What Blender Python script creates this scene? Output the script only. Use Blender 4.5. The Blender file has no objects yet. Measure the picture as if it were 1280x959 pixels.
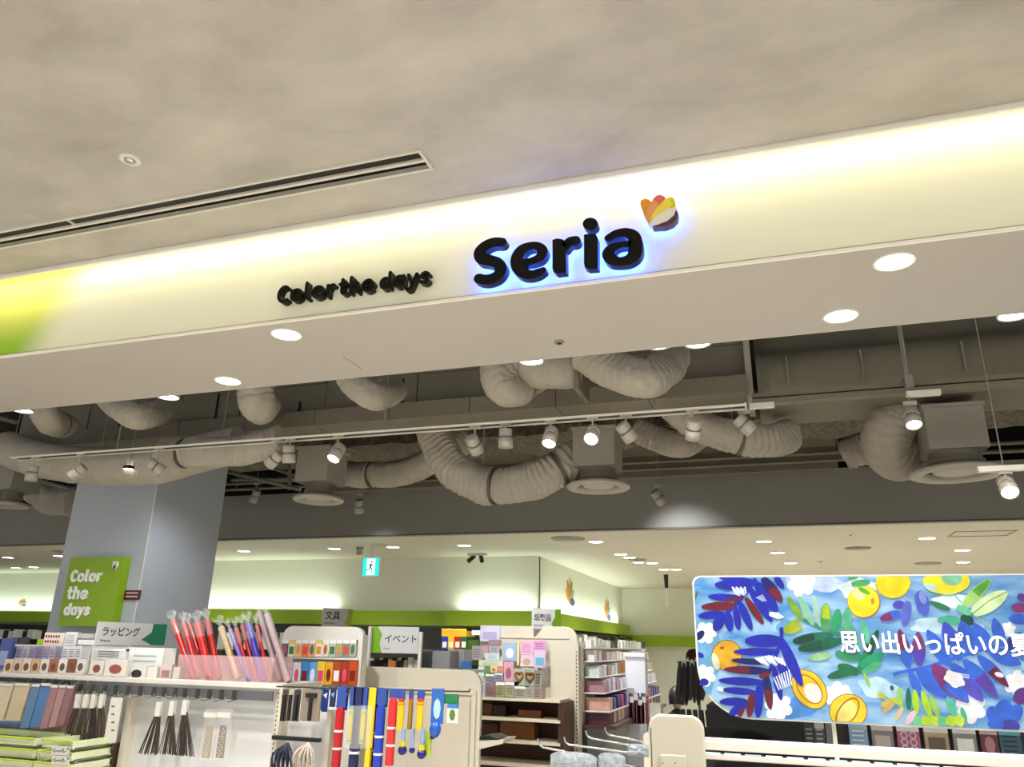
import bpy, math, random
from mathutils import Vector, Matrix, noise
random.seed(7)
SC = bpy.context.scene
COL = SC.collection

# ------------------------------------------------------------------ camera
F = 955.0
UP = Vector((60, 2780, 955)).normalized()
YD = Vector((335, -333.5, 955)); YD = (YD - UP * YD.dot(UP)).normalized()
XD = UP.cross(YD)
if XD.x < 0: XD = -XD
EYE = Vector((0, 0, 1.6))
cam = bpy.data.cameras.new('camera')
cam.sensor_width = 36.0; cam.lens = F / 1280 * 36; cam.clip_end = 200
co = bpy.data.objects.new('camera', cam); COL.objects.link(co)
R3 = Matrix(((XD.x, XD.y, -XD.z), (YD.x, YD.y, -YD.z), (UP.x, UP.y, -UP.z)))
co.matrix_world = Matrix.Translation(EYE) @ R3.to_4x4()
SC.camera = co

def ray(x, y):
    d = Vector((x - 640, 479.5 - y, F))
    return Vector((XD.dot(d), YD.dot(d), UP.dot(d)))
def at(x, y, Y): d = ray(x, y); return EYE + d * (Y / d.y)
def atz(x, y, Z): d = ray(x, y); return EYE + d * ((Z - EYE.z) / d.z)
def atx(x, y, X): d = ray(x, y); return EYE + d * (X / d.x)
def rect(x0, y0, x1, y1, Y):
    ym = (y0 + y1) / 2; xm = (x0 + x1) / 2
    return at(x0, ym, Y).x, at(x1, ym, Y).x, at(xm, y1, Y).z, at(xm, y0, Y).z

# ------------------------------------------------------------------ light
W = bpy.data.worlds.new('world'); SC.world = W; W.use_nodes = True
W.node_tree.nodes['Background'].inputs[0].default_value = (0.98, 0.99, 1.0, 1)
W.node_tree.nodes['Background'].inputs[1].default_value = 0.62
SC.view_settings.view_transform = 'Standard'; SC.view_settings.look = 'None'
SC.view_settings.gamma = 1; SC.view_settings.exposure = 0.58
SC.view_settings.use_curve_mapping = False
SC.cycles.use_denoising = True
SC.cycles.max_bounces = 8; SC.cycles.diffuse_bounces = 5; SC.cycles.transparent_max_bounces = 12
SC.cycles.sample_clamp_indirect = 4.0

def spot_light(loc, aim, power, size=math.radians(110), blend=0.6, col=(1, .97, .9), r=.05):
    l = bpy.data.lights.new('spot_lamp', 'SPOT'); l.energy = power; l.spot_size = size
    l.spot_blend = blend; l.color = col; l.shadow_soft_size = r
    o = bpy.data.objects.new('spot_lamp', l); COL.objects.link(o); o.location = loc
    o.rotation_euler = Vector(aim).to_track_quat('-Z', 'Y').to_euler(); return o
def strip_light(c, lx, ly, aim, power, col=(1, 1, 1), along=(1, 0, 0)):
    l = bpy.data.lights.new('strip_lamp', 'AREA'); l.shape = 'RECTANGLE'; l.size = lx; l.size_y = ly
    l.energy = power; l.color = col
    o = bpy.data.objects.new('strip_lamp', l); COL.objects.link(o); o.location = c
    z = -Vector(aim).normalized(); x = Vector(along); x = (x - z * x.dot(z)).normalized(); y = z.cross(x)
    o.rotation_euler = Matrix(((x.x, y.x, z.x), (x.y, y.y, z.y), (x.z, y.z, z.z))).to_euler(); return o
# cove strip hidden above the lip of the fascia
SOF = 3.0; FY = 2.76; CEIL = 3.43; SOB = 3.545; INC = 2.80; BHY = 8.18
for i in range(7):
    xc = -6.5 + 2.0 * i
    strip_light((xc, FY - .085, CEIL + .035), 2.0, .03, (0, .55, -1), 1.7, (1.0, .98, .66))
# light strips on top of the green band boxes inside the shop
for x0, x1, pw in ((-9.0, -6.2, 8), (-4.25, -3.15, 3.6)):
    strip_light(((x0 + x1) / 2, 10.33, 2.075), x1 - x0, .08, (0, .25, 1), pw, (.86, 1, .93))
strip_light((-2.98, 13.4, 2.075), 5.6, .08, (-.25, 0, 1), 15, (.86, 1, .93), (0, 1, 0))
strip_light((-14.5, 11.9, 2.075), 4.5, .08, (0, .25, 1), 12, (.86, 1, .93))
# added unseen spots behind the camera brighten the walkway floor for bounce light
for x in (-6, -2, 2, 6):
    spot_light((x, -1.2, CEIL - .03), (0, 0, -1), 560, math.radians(125), .8, (1, .98, .94), .08)

# ------------------------------------------------------------------ materials
MATS = {}
def lin(c):
    if isinstance(c, str):
        c = c.lstrip('#'); c = [int(c[i:i + 2], 16) / 255 for i in (0, 2, 4)]
    return tuple(((v / 12.92) if v <= .04045 else ((v + .055) / 1.055) ** 2.4) for v in c) + (1,)
def mat(key, col, rough=.6, metal=0, var=.06, scale=8, bump=0, bscale=60, emit=0, spec=None, alpha=1, trans=0):
    if key in MATS: return MATS[key]
    m = bpy.data.materials.new(key); m.use_nodes = True; nt = m.node_tree; b = nt.nodes['Principled BSDF']
    c = lin(col)
    b.inputs['Roughness'].default_value = rough; b.inputs['Metallic'].default_value = metal
    if spec is not None: b.inputs['Specular IOR Level'].default_value = spec
    tc = nt.nodes.new('ShaderNodeTexCoord')
    if var:
        n = nt.nodes.new('ShaderNodeTexNoise'); n.inputs['Scale'].default_value = scale; n.inputs['Detail'].default_value = 5
        nt.links.new(tc.outputs['Object'], n.inputs['Vector'])
        r = nt.nodes.new('ShaderNodeMix'); r.data_type = 'RGBA'
        r.inputs[6].default_value = tuple(max(0, v * (1 - var * 2)) for v in c[:3]) + (1,)
        r.inputs[7].default_value = tuple(min(1, v * (1 + var)) for v in c[:3]) + (1,)
        nt.links.new(n.outputs['Fac'], r.inputs[0]); nt.links.new(r.outputs[2], b.inputs['Base Color'])
    else: b.inputs['Base Color'].default_value = c
    if bump:
        n2 = nt.nodes.new('ShaderNodeTexNoise'); n2.inputs['Scale'].default_value = bscale; n2.inputs['Detail'].default_value = 6
        nt.links.new(tc.outputs['Object'], n2.inputs['Vector'])
        bp = nt.nodes.new('ShaderNodeBump'); bp.inputs['Strength'].default_value = bump; bp.inputs['Distance'].default_value = .02
        nt.links.new(n2.outputs['Fac'], bp.inputs['Height']); nt.links.new(bp.outputs['Normal'], b.inputs['Normal'])
    if emit:
        b.inputs['Emission Color'].default_value = c; b.inputs['Emission Strength'].default_value = emit
    if trans: b.inputs['Transmission Weight'].default_value = trans; b.inputs['IOR'].default_value = 1.1
    if alpha < 1: b.inputs['Alpha'].default_value = alpha
    MATS[key] = m; return m
def cmat(c, rough=.45):      # plain coloured plastic or card
    return mat('card_' + c.lstrip('#'), c, rough, var=.04, scale=30)
white = mat('white_enamel', '#dedbd3', .45, var=.02)
cream = mat('cream_enamel', '#d9d2c0', .5, var=.03)
grey = mat('grey_paint', '#8f8a80', .7, var=.05)
dark = mat('black_plastic', '#141414', .4, var=.05)
duct = mat('painted_duct', '#787160', .75, var=.08, scale=5, bump=.25, bscale=25)
flexm = mat('flex_duct_cloth', '#a9a192', .85, var=.08, scale=14, bump=.35, bscale=30)
wool = mat('sprayed_rock_wool', '#7a7260', .95, var=.6, scale=22, bump=1.0, bscale=70)
plen = mat('plenum_paint', '#1c1a16', .85, var=.1, scale=3)
bulk = mat('bulkhead_paint', '#98948a', .8, var=.05, scale=2)
chrome = mat('chrome_wire', '#c8c8c8', .25, 1, var=.02)
lamp = mat('lamp_glow', '#fffaf0', .5, var=0, emit=9)
lampd = mat('lamp_glow_inner', '#fffaf0', .5, var=0, emit=6)
lime = mat('lime_panel', '#8fae12', .5, var=.05, scale=3)
clear = mat('clear_plastic', '#f4f6f8', .12, var=0, alpha=.22)
cloudy = mat('cloudy_plastic', '#f2f0f0', .2, var=0, alpha=.12)
black = mat('letter_black', '#060404', .3, var=0, spec=.25)
brown = mat('brown_shelf', '#4a2c1a', .5, var=.3, scale=4)

# ------------------------------------------------------------------ mesh helpers
class MB:
    def __init__(s): s.v = []; s.f = []; s.c = []; s.sm = []
    def add(s, vs, fs, smooth=False, col=None):
        o = len(s.v); s.v += [tuple(v) for v in vs]
        for f in fs: s.f.append([o + i for i in f]); s.sm.append(smooth); s.c.append(col)
        return s
    def box(s, x0, x1, y0, y1, z0, z1, M=None):
        vs = [Vector((x, y, z)) for x in (x0, x1) for y in (y0, y1) for z in (z0, z1)]
        if M: vs = [M @ v for v in vs]
        return s.add(vs, [(0, 1, 3, 2), (4, 6, 7, 5), (0, 4, 5, 1), (2, 3, 7, 6), (0, 2, 6, 4), (1, 5, 7, 3)])
    def cyl(s, p0, p1, r0, r1=None, n=16, caps=True, smooth=True):
        return s.tube([p0, p1], [r0, r0 if r1 is None else r1], n, caps, smooth)
    def tube(s, pts, rs, n=12, caps=True, smooth=True, wr=0, seed=0):
        pts = [Vector(p) for p in pts]; vs = []
        t0 = (pts[1] - pts[0]).normalized(); a = Vector((0, 0, 1)) if abs(t0.z) < .9 else Vector((1, 0, 0))
        u = t0.cross(a).normalized()
        for i, p in enumerate(pts):
            t = (pts[min(i + 1, len(pts) - 1)] - pts[max(i - 1, 0)])
            t = t.normalized() if t.length > 1e-9 else t0
            u = (u - t * u.dot(t)).normalized(); w = t.cross(u)
            for k in range(n):
                q = 2 * math.pi * k / n; r = rs[i]
                d = u * math.cos(q) + w * math.sin(q)
                if wr:
                    nz_ = noise.noise(Vector((i * .05, math.cos(q) * 1.3, math.sin(q) * 1.3 + seed)))
                    ph = i * .62 + 3.2 * noise.noise(Vector((i * .03, math.cos(q) * 1.1 + seed, math.sin(q) * 1.1)))
                    am = .35 + .9 * max(0, noise.noise(Vector((i * .07 + 4, math.cos(q) * 1.2, math.sin(q) * 1.2 + seed))) + .25)
                    r *= 1 + wr * .45 * nz_ + wr * .55 * am * (abs(math.sin(ph)) ** .6 - .8)
                vs.append(p + d * r)
        fs = []
        for i in range(len(pts) - 1):
            for k in range(n):
                fs.append((i * n + k, i * n + (k + 1) % n, (i + 1) * n + (k + 1) % n, (i + 1) * n + k))
        s.add(vs, fs, smooth)
        if caps:
            m = (len(pts) - 1) * n
            s.add(vs[:n], [tuple(range(n))[::-1]]); s.add(vs[m:], [tuple(range(n))])
        return s
    def lathe(s, prof, M, n=24, smooth=True):      # prof: (r,h) along local Z
        vs = []; fs = []
        for r, h in prof:
            for k in range(n):
                q = 2 * math.pi * k / n; vs.append(M @ Vector((r * math.cos(q), r * math.sin(q), h)))
        for i in range(len(prof) - 1):
            for k in range(n):
                fs.append((i * n + k, i * n + (k + 1) % n, (i + 1) * n + (k + 1) % n, (i + 1) * n + k))
        return s.add(vs, fs, smooth)
    def prism(s, poly, y0, y1, col=None):           # poly in (x,z), extruded along Y
        n = len(poly)
        vs = [(p[0], y0, p[1]) for p in poly] + [(p[0], y1, p[1]) for p in poly]
        return s.add(vs, [tuple(range(n)), tuple(range(n, 2 * n))[::-1]] + [(i, i + n, (i + 1) % n + n, (i + 1) % n) for i in range(n)], False, col)
    def prismx(s, poly, x0, x1):                    # poly in (y,z), extruded along X
        n = len(poly)
        vs = [(x0, p[0], p[1]) for p in poly] + [(x1, p[0], p[1]) for p in poly]
        return s.add(vs, [tuple(range(n)), tuple(range(n, 2 * n))[::-1]] + [(i, i + n, (i + 1) % n + n, (i + 1) % n) for i in range(n)])
    def build(s, name, m, parent=None, bevel=0):
        me = bpy.data.meshes.new(name)
        org = Vector((0, 0, 0))
        me.from_pydata(s.v, [], s.f); me.materials.append(m)
        for p, sm in zip(me.polygons, s.sm): p.use_smooth = sm
        if any(c is not None for c in s.c):
            at_ = me.attributes.new('tint', 'FLOAT_COLOR', 'FACE')
            for i, c in enumerate(s.c): at_.data[i].color = lin(c) if c else (1, 1, 1, 1)
        me.update()
        o = bpy.data.objects.new(name, me); COL.objects.link(o)
        if parent is not None:
            o.parent = parent; o.matrix_parent_inverse = Matrix.Translation(-parent.location)
        if bevel:
            b = o.modifiers.new('bevel', 'BEVEL'); b.width = bevel; b.segments = 2; b.limit_method = 'ANGLE'
        return o
def tag(o, label=None, cat=None, group=None, kind=None):
    if label: o['label'] = label
    if cat: o['category'] = cat
    if group: o['group'] = group
    if kind: o['kind'] = kind
    return o
def thing(name, loc, label, cat, group=None):
    o = bpy.data.objects.new(name, None); COL.objects.link(o); o.location = loc; o.empty_display_size = .05
    return tag(o, label, cat, group)
def copy_thing(o, loc, label=None, rz=None):
    c = o.copy(); COL.objects.link(c); c.location = loc
    if rz is not None: c.rotation_euler.z = rz
    if label: c['label'] = label
    for ch in o.children:
        d = ch.copy(); COL.objects.link(d); d.parent = c
        for g in ch.children:
            e = g.copy(); COL.objects.link(e); e.parent = d
    return c
def struct(name, mb, m, label=None, parent=None):
    o = mb.build(name, m, parent)
    if parent is None: o['kind'] = 'structure'
    if label: o['label'] = label
    return o
def spline(pts, step=.02):
    pts = [Vector(p) for p in pts]; P = [pts[0] * 2 - pts[1]] + pts + [pts[-1] * 2 - pts[-2]]; out = []
    for i in range(1, len(P) - 2):
        n = max(2, int((P[i + 1] - P[i]).length / step))
        for k in range(n):
            t = k / n; a, b, c, d = P[i - 1:i + 3]
            out.append(.5 * ((2 * b) + (c - a) * t + (2 * a - 5 * b + 4 * c - d) * t * t + (3 * b - a - 3 * c + d) * t ** 3))
    out.append(pts[-1]); return out
def rrect(x0, x1, z0, z1, r, corners=(1, 1, 1, 1), n=7):   # corners: bl, br, tr, tl
    out = []
    for (cx, cz, a0, on) in ((x0, z0, 180, corners[0]), (x1, z0, 270, corners[1]), (x1, z1, 0, corners[2]), (x0, z1, 90, corners[3])):
        rr = r * on if on else 0
        sx = 1 if cx == x0 else -1; sz = 1 if cz == z0 else -1
        if rr <= 0: out.append((cx, cz)); continue
        for k in range(n + 1):
            a = math.radians(a0 + 90 * k / n); out.append((cx + sx * rr + rr * math.cos(a), cz + sz * rr + rr * math.sin(a)))
    return out
def text_mesh(s, size, depth=0, offset=0):
    c = bpy.data.curves.new('lettering', 'FONT'); c.body = s; c.size = size; c.extrude = depth; c.offset = offset * size
    c.resolution_u = 4
    o = bpy.data.objects.new('lettering', c); COL.objects.link(o)
    me = bpy.data.meshes.new_from_object(o.evaluated_get(bpy.context.evaluated_depsgraph_get()))
    bpy.data.objects.remove(o); return me
def text(name, s, loc, size, m, parent, depth=.0004, offset=0, width=None, rot=(math.pi / 2, 0, 0)):
    me = text_mesh(s, size, depth, offset); me.materials.clear(); me.materials.append(m)
    xs = [v.co.x for v in me.vertices]
    if width:
        k = width / (max(xs) - min(xs)); x0 = min(xs)
        for v in me.vertices: v.co.x = (v.co.x - x0) * k
    o = bpy.data.objects.new(name, me); COL.objects.link(o)
    o.parent = parent; o.location = Vector(loc) - parent.location; o.rotation_euler = rot
    return o
# ribbon stroke with varying half width; pts (x,z,r)
def stroke(mb, pts, y0, y1, sub=6, col=None, smooth=True):
    P = [Vector(p) for p in pts]
    if smooth and len(P) > 2:
        Q = [P[0] * 2 - P[1]] + P + [P[-1] * 2 - P[-2]]; S = []
        for i in range(1, len(Q) - 2):
            a, b, c, d = Q[i - 1:i + 3]
            for k in range(sub):
                t = k / sub; S.append(.5 * ((2 * b) + (c - a) * t + (2 * a - 5 * b + 4 * c - d) * t * t + (3 * b - a - 3 * c + d) * t ** 3))
        S.append(P[-1])
    else: S = P
    L = []; Rr = []
    for i, p in enumerate(S):
        t = S[min(i + 1, len(S) - 1)] - S[max(i - 1, 0)]; t = Vector((t.x, t.y)).normalized(); nn = Vector((-t.y, t.x))
        L.append((p.x + nn.x * p.z, p.y + nn.y * p.z)); Rr.append((p.x - nn.x * p.z, p.y - nn.y * p.z))
    n = len(S)
    def cap(p, q):
        a = math.atan2(q[1] - p.y, q[0] - p.x)
        return [(p.x + p.z * math.cos(a - math.pi * k / 6), p.y + p.z * math.sin(a - math.pi * k / 6)) for k in range(1, 6)]
    endc = cap(S[-1], L[-1]); stc = cap(S[0], Rr[0])
    vs = [(a, y0, b) for a, b in L + Rr] + [(a, y1, b) for a, b in L + Rr]
    fs = []
    for i in range(n - 1):
        fs.append((i, i + 1, n + i + 1, n + i)); fs.append((2 * n + i, 3 * n + i, 3 * n + i + 1, 2 * n + i + 1))
        fs.append((i, 2 * n + i, 2 * n + i + 1, i + 1)); fs.append((n + i, n + i + 1, 3 * n + i + 1, 3 * n + i))
    mb.add(vs, fs, False, col)
    mb.prism([L[-1]] + endc + [Rr[-1]], y0 + .0005, y1 - .0001, col); mb.prism([Rr[0]] + stc + [L[0]], y0 + .0003, y1 - .0002, col)
GLY = {  # strokes in units of x-height = 1
 'C': (.95, [[(.86, 1.18), (.62, 1.33), (.3, 1.25), (.1, .92), (.08, .55), (.25, .2), (.55, .05), (.85, .18)]]),
 'o': (1.0, [[(.5, .93), (.2, .82), (.08, .5), (.2, .17), (.5, .07), (.8, .17), (.92, .5), (.8, .82), (.5, .93)]]),
 'l': (.5, [[(.15, 1.4), (.15, .7), (.17, .2), (.35, .07)]]),
 'r': (.68, [[(.13, .93), (.13, .07)], [(.15, .6), (.3, .85), (.6, .93)]]),
 't': (.66, [[(.25, 1.3), (.25, .3), (.38, .08), (.6, .12)], [(.02, .92), (.58, .92)]]),
 'h': (.95, [[(.13, 1.4), (.13, .07)], [(.15, .65), (.35, .88), (.62, .9), (.78, .6), (.78, .07)]]),
 'e': (.95, [[(.1, .5), (.85, .5), (.8, .78), (.5, .93), (.18, .8), (.07, .5), (.2, .17), (.5, .06), (.82, .16)]]),
 'd': (1.0, [[(.85, 1.4), (.85, .07)], [(.82, .75), (.5, .93), (.18, .8), (.08, .5), (.18, .18), (.5, .07), (.82, .3)]]),
 'a': (1.0, [[(.85, .93), (.85, .07)], [(.82, .75), (.5, .93), (.18, .8), (.08, .5), (.18, .18), (.5, .07), (.82, .3)]]),
 'y': (.9, [[(.08, .93), (.42, .1)], [(.8, .93), (.42, .0), (.28, -.3), (.02, -.36)]]),
 's': (.78, [[(.68, .82), (.4, .94), (.14, .78), (.2, .58), (.5, .45), (.66, .26), (.45, .06), (.1, .15)]]),
}
def word(s, x, z, xh, r, y0, y1, dx=0, dz=0):
    for ch in s:
        w, st = GLY[ch]; mb = MB()
        for n_, q in enumerate(st): stroke(mb, [(x + a * xh, z + b * xh, r) for a, b in q], y0 + .001 * n_, y1, 4, smooth=len(q) > 2)
        yield ch, mb
        x += (w + .24) * xh

# ================================================================== SETTING
# mall ceiling with cloudy plaster
def plaster():
    m = bpy.data.materials.new('cloudy_plaster'); m.use_nodes = True; nt = m.node_tree; b = nt.nodes['Principled BSDF']
    b.inputs['Roughness'].default_value = .75
    tc = nt.nodes.new('ShaderNodeTexCoord'); mp = nt.nodes.new('ShaderNodeMapping'); mp.inputs['Scale'].default_value = (1, 1.6, 1)
    mp.inputs['Rotation'].default_value = (0, 0, .5)
    nt.links.new(tc.outputs['Object'], mp.inputs[0])
    n = nt.nodes.new('ShaderNodeTexNoise'); n.inputs['Scale'].default_value = 1.7; n.inputs['Detail'].default_value = 9; n.inputs['Roughness'].default_value = .6
    n.inputs['Distortion'].default_value = .15
    nt.links.new(mp.outputs[0], n.inputs['Vector'])
    r = nt.nodes.new('ShaderNodeValToRGB'); e = r.color_ramp.elements
    e[0].position = .30; e[0].color = lin('#9d978e'); e[1].position = .75; e[1].color = lin('#c2bdb1')
    nt.links.new(n.outputs['Fac'], r.inputs[0]); nt.links.new(r.outputs[0], b.inputs['Base Color'])
    bp = nt.nodes.new('ShaderNodeBump'); bp.inputs['Strength'].default_value = .15; bp.inputs['Distance'].default_value = .01
    nt.links.new(n.outputs['Fac'], bp.inputs['Height']); nt.links.new(bp.outputs['Normal'], b.inputs['Normal'])
    return m
def fascia_mat():       # warm white laminate, printed lime and yellow towards its left end
    m = bpy.data.materials.new('fascia_print'); m.use_nodes = True; nt = m.node_tree; b = nt.nodes['Principled BSDF']
    b.inputs['Roughness'].default_value = .55
    g = nt.nodes.new('ShaderNodeNewGeometry'); s = nt.nodes.new('ShaderNodeSeparateXYZ'); nt.links.new(g.outputs['Position'], s.inputs[0])
    def mr(src, a, b_, c=0, d=1):
        q = nt.nodes.new('ShaderNodeMapRange'); q.interpolation_type = 'SMOOTHSTEP'
        for i, v in enumerate((a, b_, c, d)): q.inputs[i + 1].default_value = v
        nt.links.new(src, q.inputs[0]); return q.outputs[0]
    # slanted print boundary
    ad = nt.nodes.new('ShaderNodeMath'); ad.operation = 'MULTIPLY_ADD'; ad.inputs[1].default_value = -.55; nt.links.new(s.outputs[2], ad.inputs[0]); nt.links.new(s.outputs[0], ad.inputs[2])
    fx = mr(ad.outputs[0], -5.45, -5.12)
    fz = mr(s.outputs[2], 3.02, 3.34)
    c1 = nt.nodes.new('ShaderNodeMix'); c1.data_type = 'RGBA'; c1.inputs[6].default_value = lin('#8fbf1e'); c1.inputs[7].default_value = lin('#f6f07a'); nt.links.new(fz, c1.inputs[0])
    c2 = nt.nodes.new('ShaderNodeMix'); c2.data_type = 'RGBA'; c2.inputs[7].default_value = lin('#e9e7d2'); nt.links.new(fx, c2.inputs[0]); nt.links.new(c1.outputs[2], c2.inputs[6])
    nt.links.new(c2.outputs[2], b.inputs['Base Color']); return m
soffm = mat('soffit_paint', '#b3aca2', .7, var=.03, scale=1.5)
lipm = mat('lip_paint', '#f0ebdf', .6, var=.03)
struct('ceiling', MB().box(-16, 12, -5, FY - .135, CEIL, CEIL + .12), plaster(), 'mottled grey plaster ceiling of the mall')
struct('trim_1', MB().box(-16, 12, FY - .125, FY - .11, CEIL - .022, CEIL + .12), lipm, 'pale lip edging the mall ceiling along the cove')
struct('trim_2', MB().box(-16, 12, FY - .125, FY + .10, CEIL + .12, CEIL + .16), lipm, 'roof of the light cove')
struct('wall_front', MB().box(-16, 12, FY, FY + .05, SOF + .02, CEIL + .12), fascia_mat(), 'lit cream shop fascia turning lime at its left end')
struct('trim_3', MB().box(-16, 12, FY - .016, FY, SOF - .002, SOF + .008), lipm, 'thin bead along the foot of the fascia')
struct('ceiling_soffit', MB().box(-16, 12, FY - .001, SOB, SOF, SOF + .018).box(-16, 12, FY + .051, SOB, SOF + .018, SOF + .05).box(-16, 12, SOB - .02, SOB, SOF + .05, SOF + .16), soffm, 'smooth beige soffit under the fascia')
# access hatch seam in the soffit
a = atz(428, 446, SOF - .001); b_ = atz(458, 461, SOF - .001)
struct('trim_4', MB().box(a.x, a.x + .006, a.y, b_.y, SOF - .001, SOF + .002), grey, 'seam of a soffit hatch')
# floors
struct('floor', MB().box(-18, 14, -6, 20, -.1, 0), mat('pale_floor', '#cfcabf', .45, var=.06, scale=1))
# slab above, bulkhead, inner ceiling
struct('ceiling_slab', MB().box(-18, 14, FY + .1, 9.6, 4.35, 4.5), plen, 'dark slab above the open ceiling')
struct('wall_bulkhead', MB().box(-18, 14, BHY, BHY + .12, INC, 3.36), bulk, 'grey bulkhead between the open ceiling and the inner ceiling')
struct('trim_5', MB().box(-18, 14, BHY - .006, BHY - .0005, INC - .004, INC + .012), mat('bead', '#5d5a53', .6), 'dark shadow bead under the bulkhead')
struct('wall_upper', MB().box(-18, 14, 9.5, 9.6, 3.0, 4.35), plen, 'dark wall at the back of the ceiling void')
inm = mat('inner_ceiling_paint', '#d4cdb8', .7, var=.02, scale=1)
struct('ceiling_inner', MB().box(-18, 14, BHY + .121, 20, INC, INC + .06), inm, 'pale flat ceiling over the back of the shop')
wpaint = mat('wall_paint', '#dcdcc8', .7, var=.02, scale=1)
struct('wall_back_left', MB().box(-10, -3.1, 10.45, 10.55, 0, INC), wpaint, 'pale wall behind the stationery shelves')
struct('wall_return', MB().box(-10.05, -9.95, 10.45, 12.1, 0, INC), wpaint)
struct('wall_far_left', MB().box(-18, -9.9, 12.05, 12.15, 0, INC), wpaint, 'pale wall seen left of the pillar')
struct('wall_side', MB().box(-3.2, -3.1, 10.5, 16.8, 0, INC), wpaint, 'pale side wall with two painted petal marks')
struct('wall_back', MB().box(-3.15, 14, 16.7, 16.8, 0, INC), wpaint, 'pale wall at the very back of the shop')
struct('wall_left', MB().box(-18, -17.9, FY, 12.1, 0, 4.4), wpaint)
struct('wall_right', MB().box(13.9, 14, FY, 16.8, 0, 4.4), wpaint)
# lime bands (boxes that hide the light strips)
for i, (x0, x1, y0, y1) in enumerate(((-9.9, -6.1, 10.25, 10.45), (-6.1, -4.4, 10.35, 10.45), (-4.4, -3.02, 10.25, 10.45), (-18, -9.9, 11.8, 12.05))):
    struct('trim_%d' % (6 + i), MB().box(x0, x1, y0, y1, 1.845, 2.045), lime, 'lime green band along the wall' if i != 1 else 'set-back stretch of the lime green band')
struct('trim_10', MB().box(-3.1, -2.9, 10.25, 16.5, 1.845, 2.045), lime, 'lime green band along the side wall')
struct('trim_11', MB().box(-3.0, -1.75, 16.58, 16.7, 1.65, 1.86), lime, 'lime green band on the far wall')
struct('trim_12', MB().box(-1.75, 8, 16.48, 16.7, 1.65, 1.86), lime, 'forward stretch of the far lime band')
# black shelving backdrop under the bands
struct('trim_13', MB().box(-9.9, -3.0, 10.15, 10.45, 0, 1.82), mat('black_backing', '#17150f', .6), 'black slatted backing under the green band')
struct('trim_14', MB().box(-3.1, -2.85, 10.4, 16.4, 0, 1.80), MATS['black_backing'], 'black backing along the side wall')
struct('trim_15', MB().box(-18, -9.9, 11.7, 12.05, 0, 1.80), MATS['black_backing'], 'black backing left of the pillar')
# pillar
p0 = at(77, 700, 5.5); p1 = at(182, 690, 5.5)
PX0, PX1, PY0, PY1 = p0.x, p1.x, 5.5, 6.42
pil = mat('pillar_wallpaper', '#b4b9c0', .8, var=.05, scale=40, bump=.1, bscale=120)
struct('wall_pillar', MB().box(PX0, PX1, PY0, PY1, 0, 4.35), pil, 'square pale grey pillar')
struct('trim_16', MB().box(PX1 - .004, PX1 + .004, PY0 - .004, PY0 + .004, 0, 3.3), white, 'corner bead of the pillar')

# ================================================================== MALL CEILING FITTINGS
g = thing('ceiling_slot_grille', (-2.4, 2.3, CEIL), 'long two-slot linear air grille recessed in the mottled mall ceiling', 'air grille')
X0, X1 = -6.2, -1.18
fr = mat('grille_frame', '#cfc9bd', .5, var=.02)
for yy, w, nm in ((2.275, .012, 'frame_rail'), (2.335, .016, 'centre_rail'), (2.395, .012, 'frame_rail')):
    MB().box(X0, X1, yy - w / 2, yy + w / 2, CEIL - .012, CEIL).build(nm, fr, g)
MB().box(X1, X1 + .012, 2.269, 2.401, CEIL - .012, CEIL).build('end_cap', fr, g)
MB().box(X0, X1, 2.281, 2.389, CEIL - .0015, CEIL - .0005).build('slot_backing', dark, g)['label'] = 'dark slots'
MB().box(X0, X1, 2.366, 2.389, CEIL - .009, CEIL - .006).build('damper_blade', mat('blade', '#77756f', .4), g)
MB().box(-2.97, -2.96, 2.281, 2.327, CEIL - .010, CEIL - .001).build('joint_bar', fr, g)
def rosette(px, py, Z, r, label, body='#d8d4cc', name='ceiling_sprinkler', cat='sprinkler', group=None, capm=None):
    c = atz(px, py, Z); t = thing(name, c, label, cat, group); M = Matrix.Translation(c)
    MB().lathe([(r, 0), (r, -.006), (r * .55, -.010), (r * .5, -.004)], M).build('escutcheon', cmat(body), t)
    MB().lathe([(0, -.014), (r * .42, -.014), (r * .42, -.001)], M).build('nozzle', capm or chrome, t)
    return t
rosette(163, 199, CEIL, .042, 'round white ceiling sprinkler above the left part of the slot grille')
rosette(699, 427, SOF, .026, 'tiny sprinkler with dark centre in the soffit below the big shop name', body='#8a8478', capm=dark)

def downlight(px, py, Z, r, label, lm=lamp, power=0, group=None, col=(1, .96, .88)):
    c = atz(px, py, Z); t = thing('recessed_downlight', c, label, 'downlight', group); M = Matrix.Translation(c)
    MB().lathe([(r * 1.12, 0), (r * 1.12, -.004), (r, -.005), (r, .0), (r * .95, .0)], M, 28).build('trim_ring', white, t)
    MB().lathe([(0, -.002), (r * .97, -.002)], M, 28, False).build('lamp_lens', lm, t)
    if power: spot_light(c - Vector((0, 0, .02)), (0, 0, -1), power, math.radians(120), .7, col, r)
    return t
for px, py, lb in ((358, 418, 'round recessed downlight in the soffit under the tagline letters'),
                   (285, 476, 'round recessed downlight near the back edge of the soffit, left of the hatch seam'),
                   (1118, 327, 'brightest round downlight in the soffit at the right, nearer the fascia'),
                   (1051, 395, 'round downlight at the right beside the back edge of the soffit')):
    downlight(px, py, SOF, .068, lb, lamp, 90)

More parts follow.
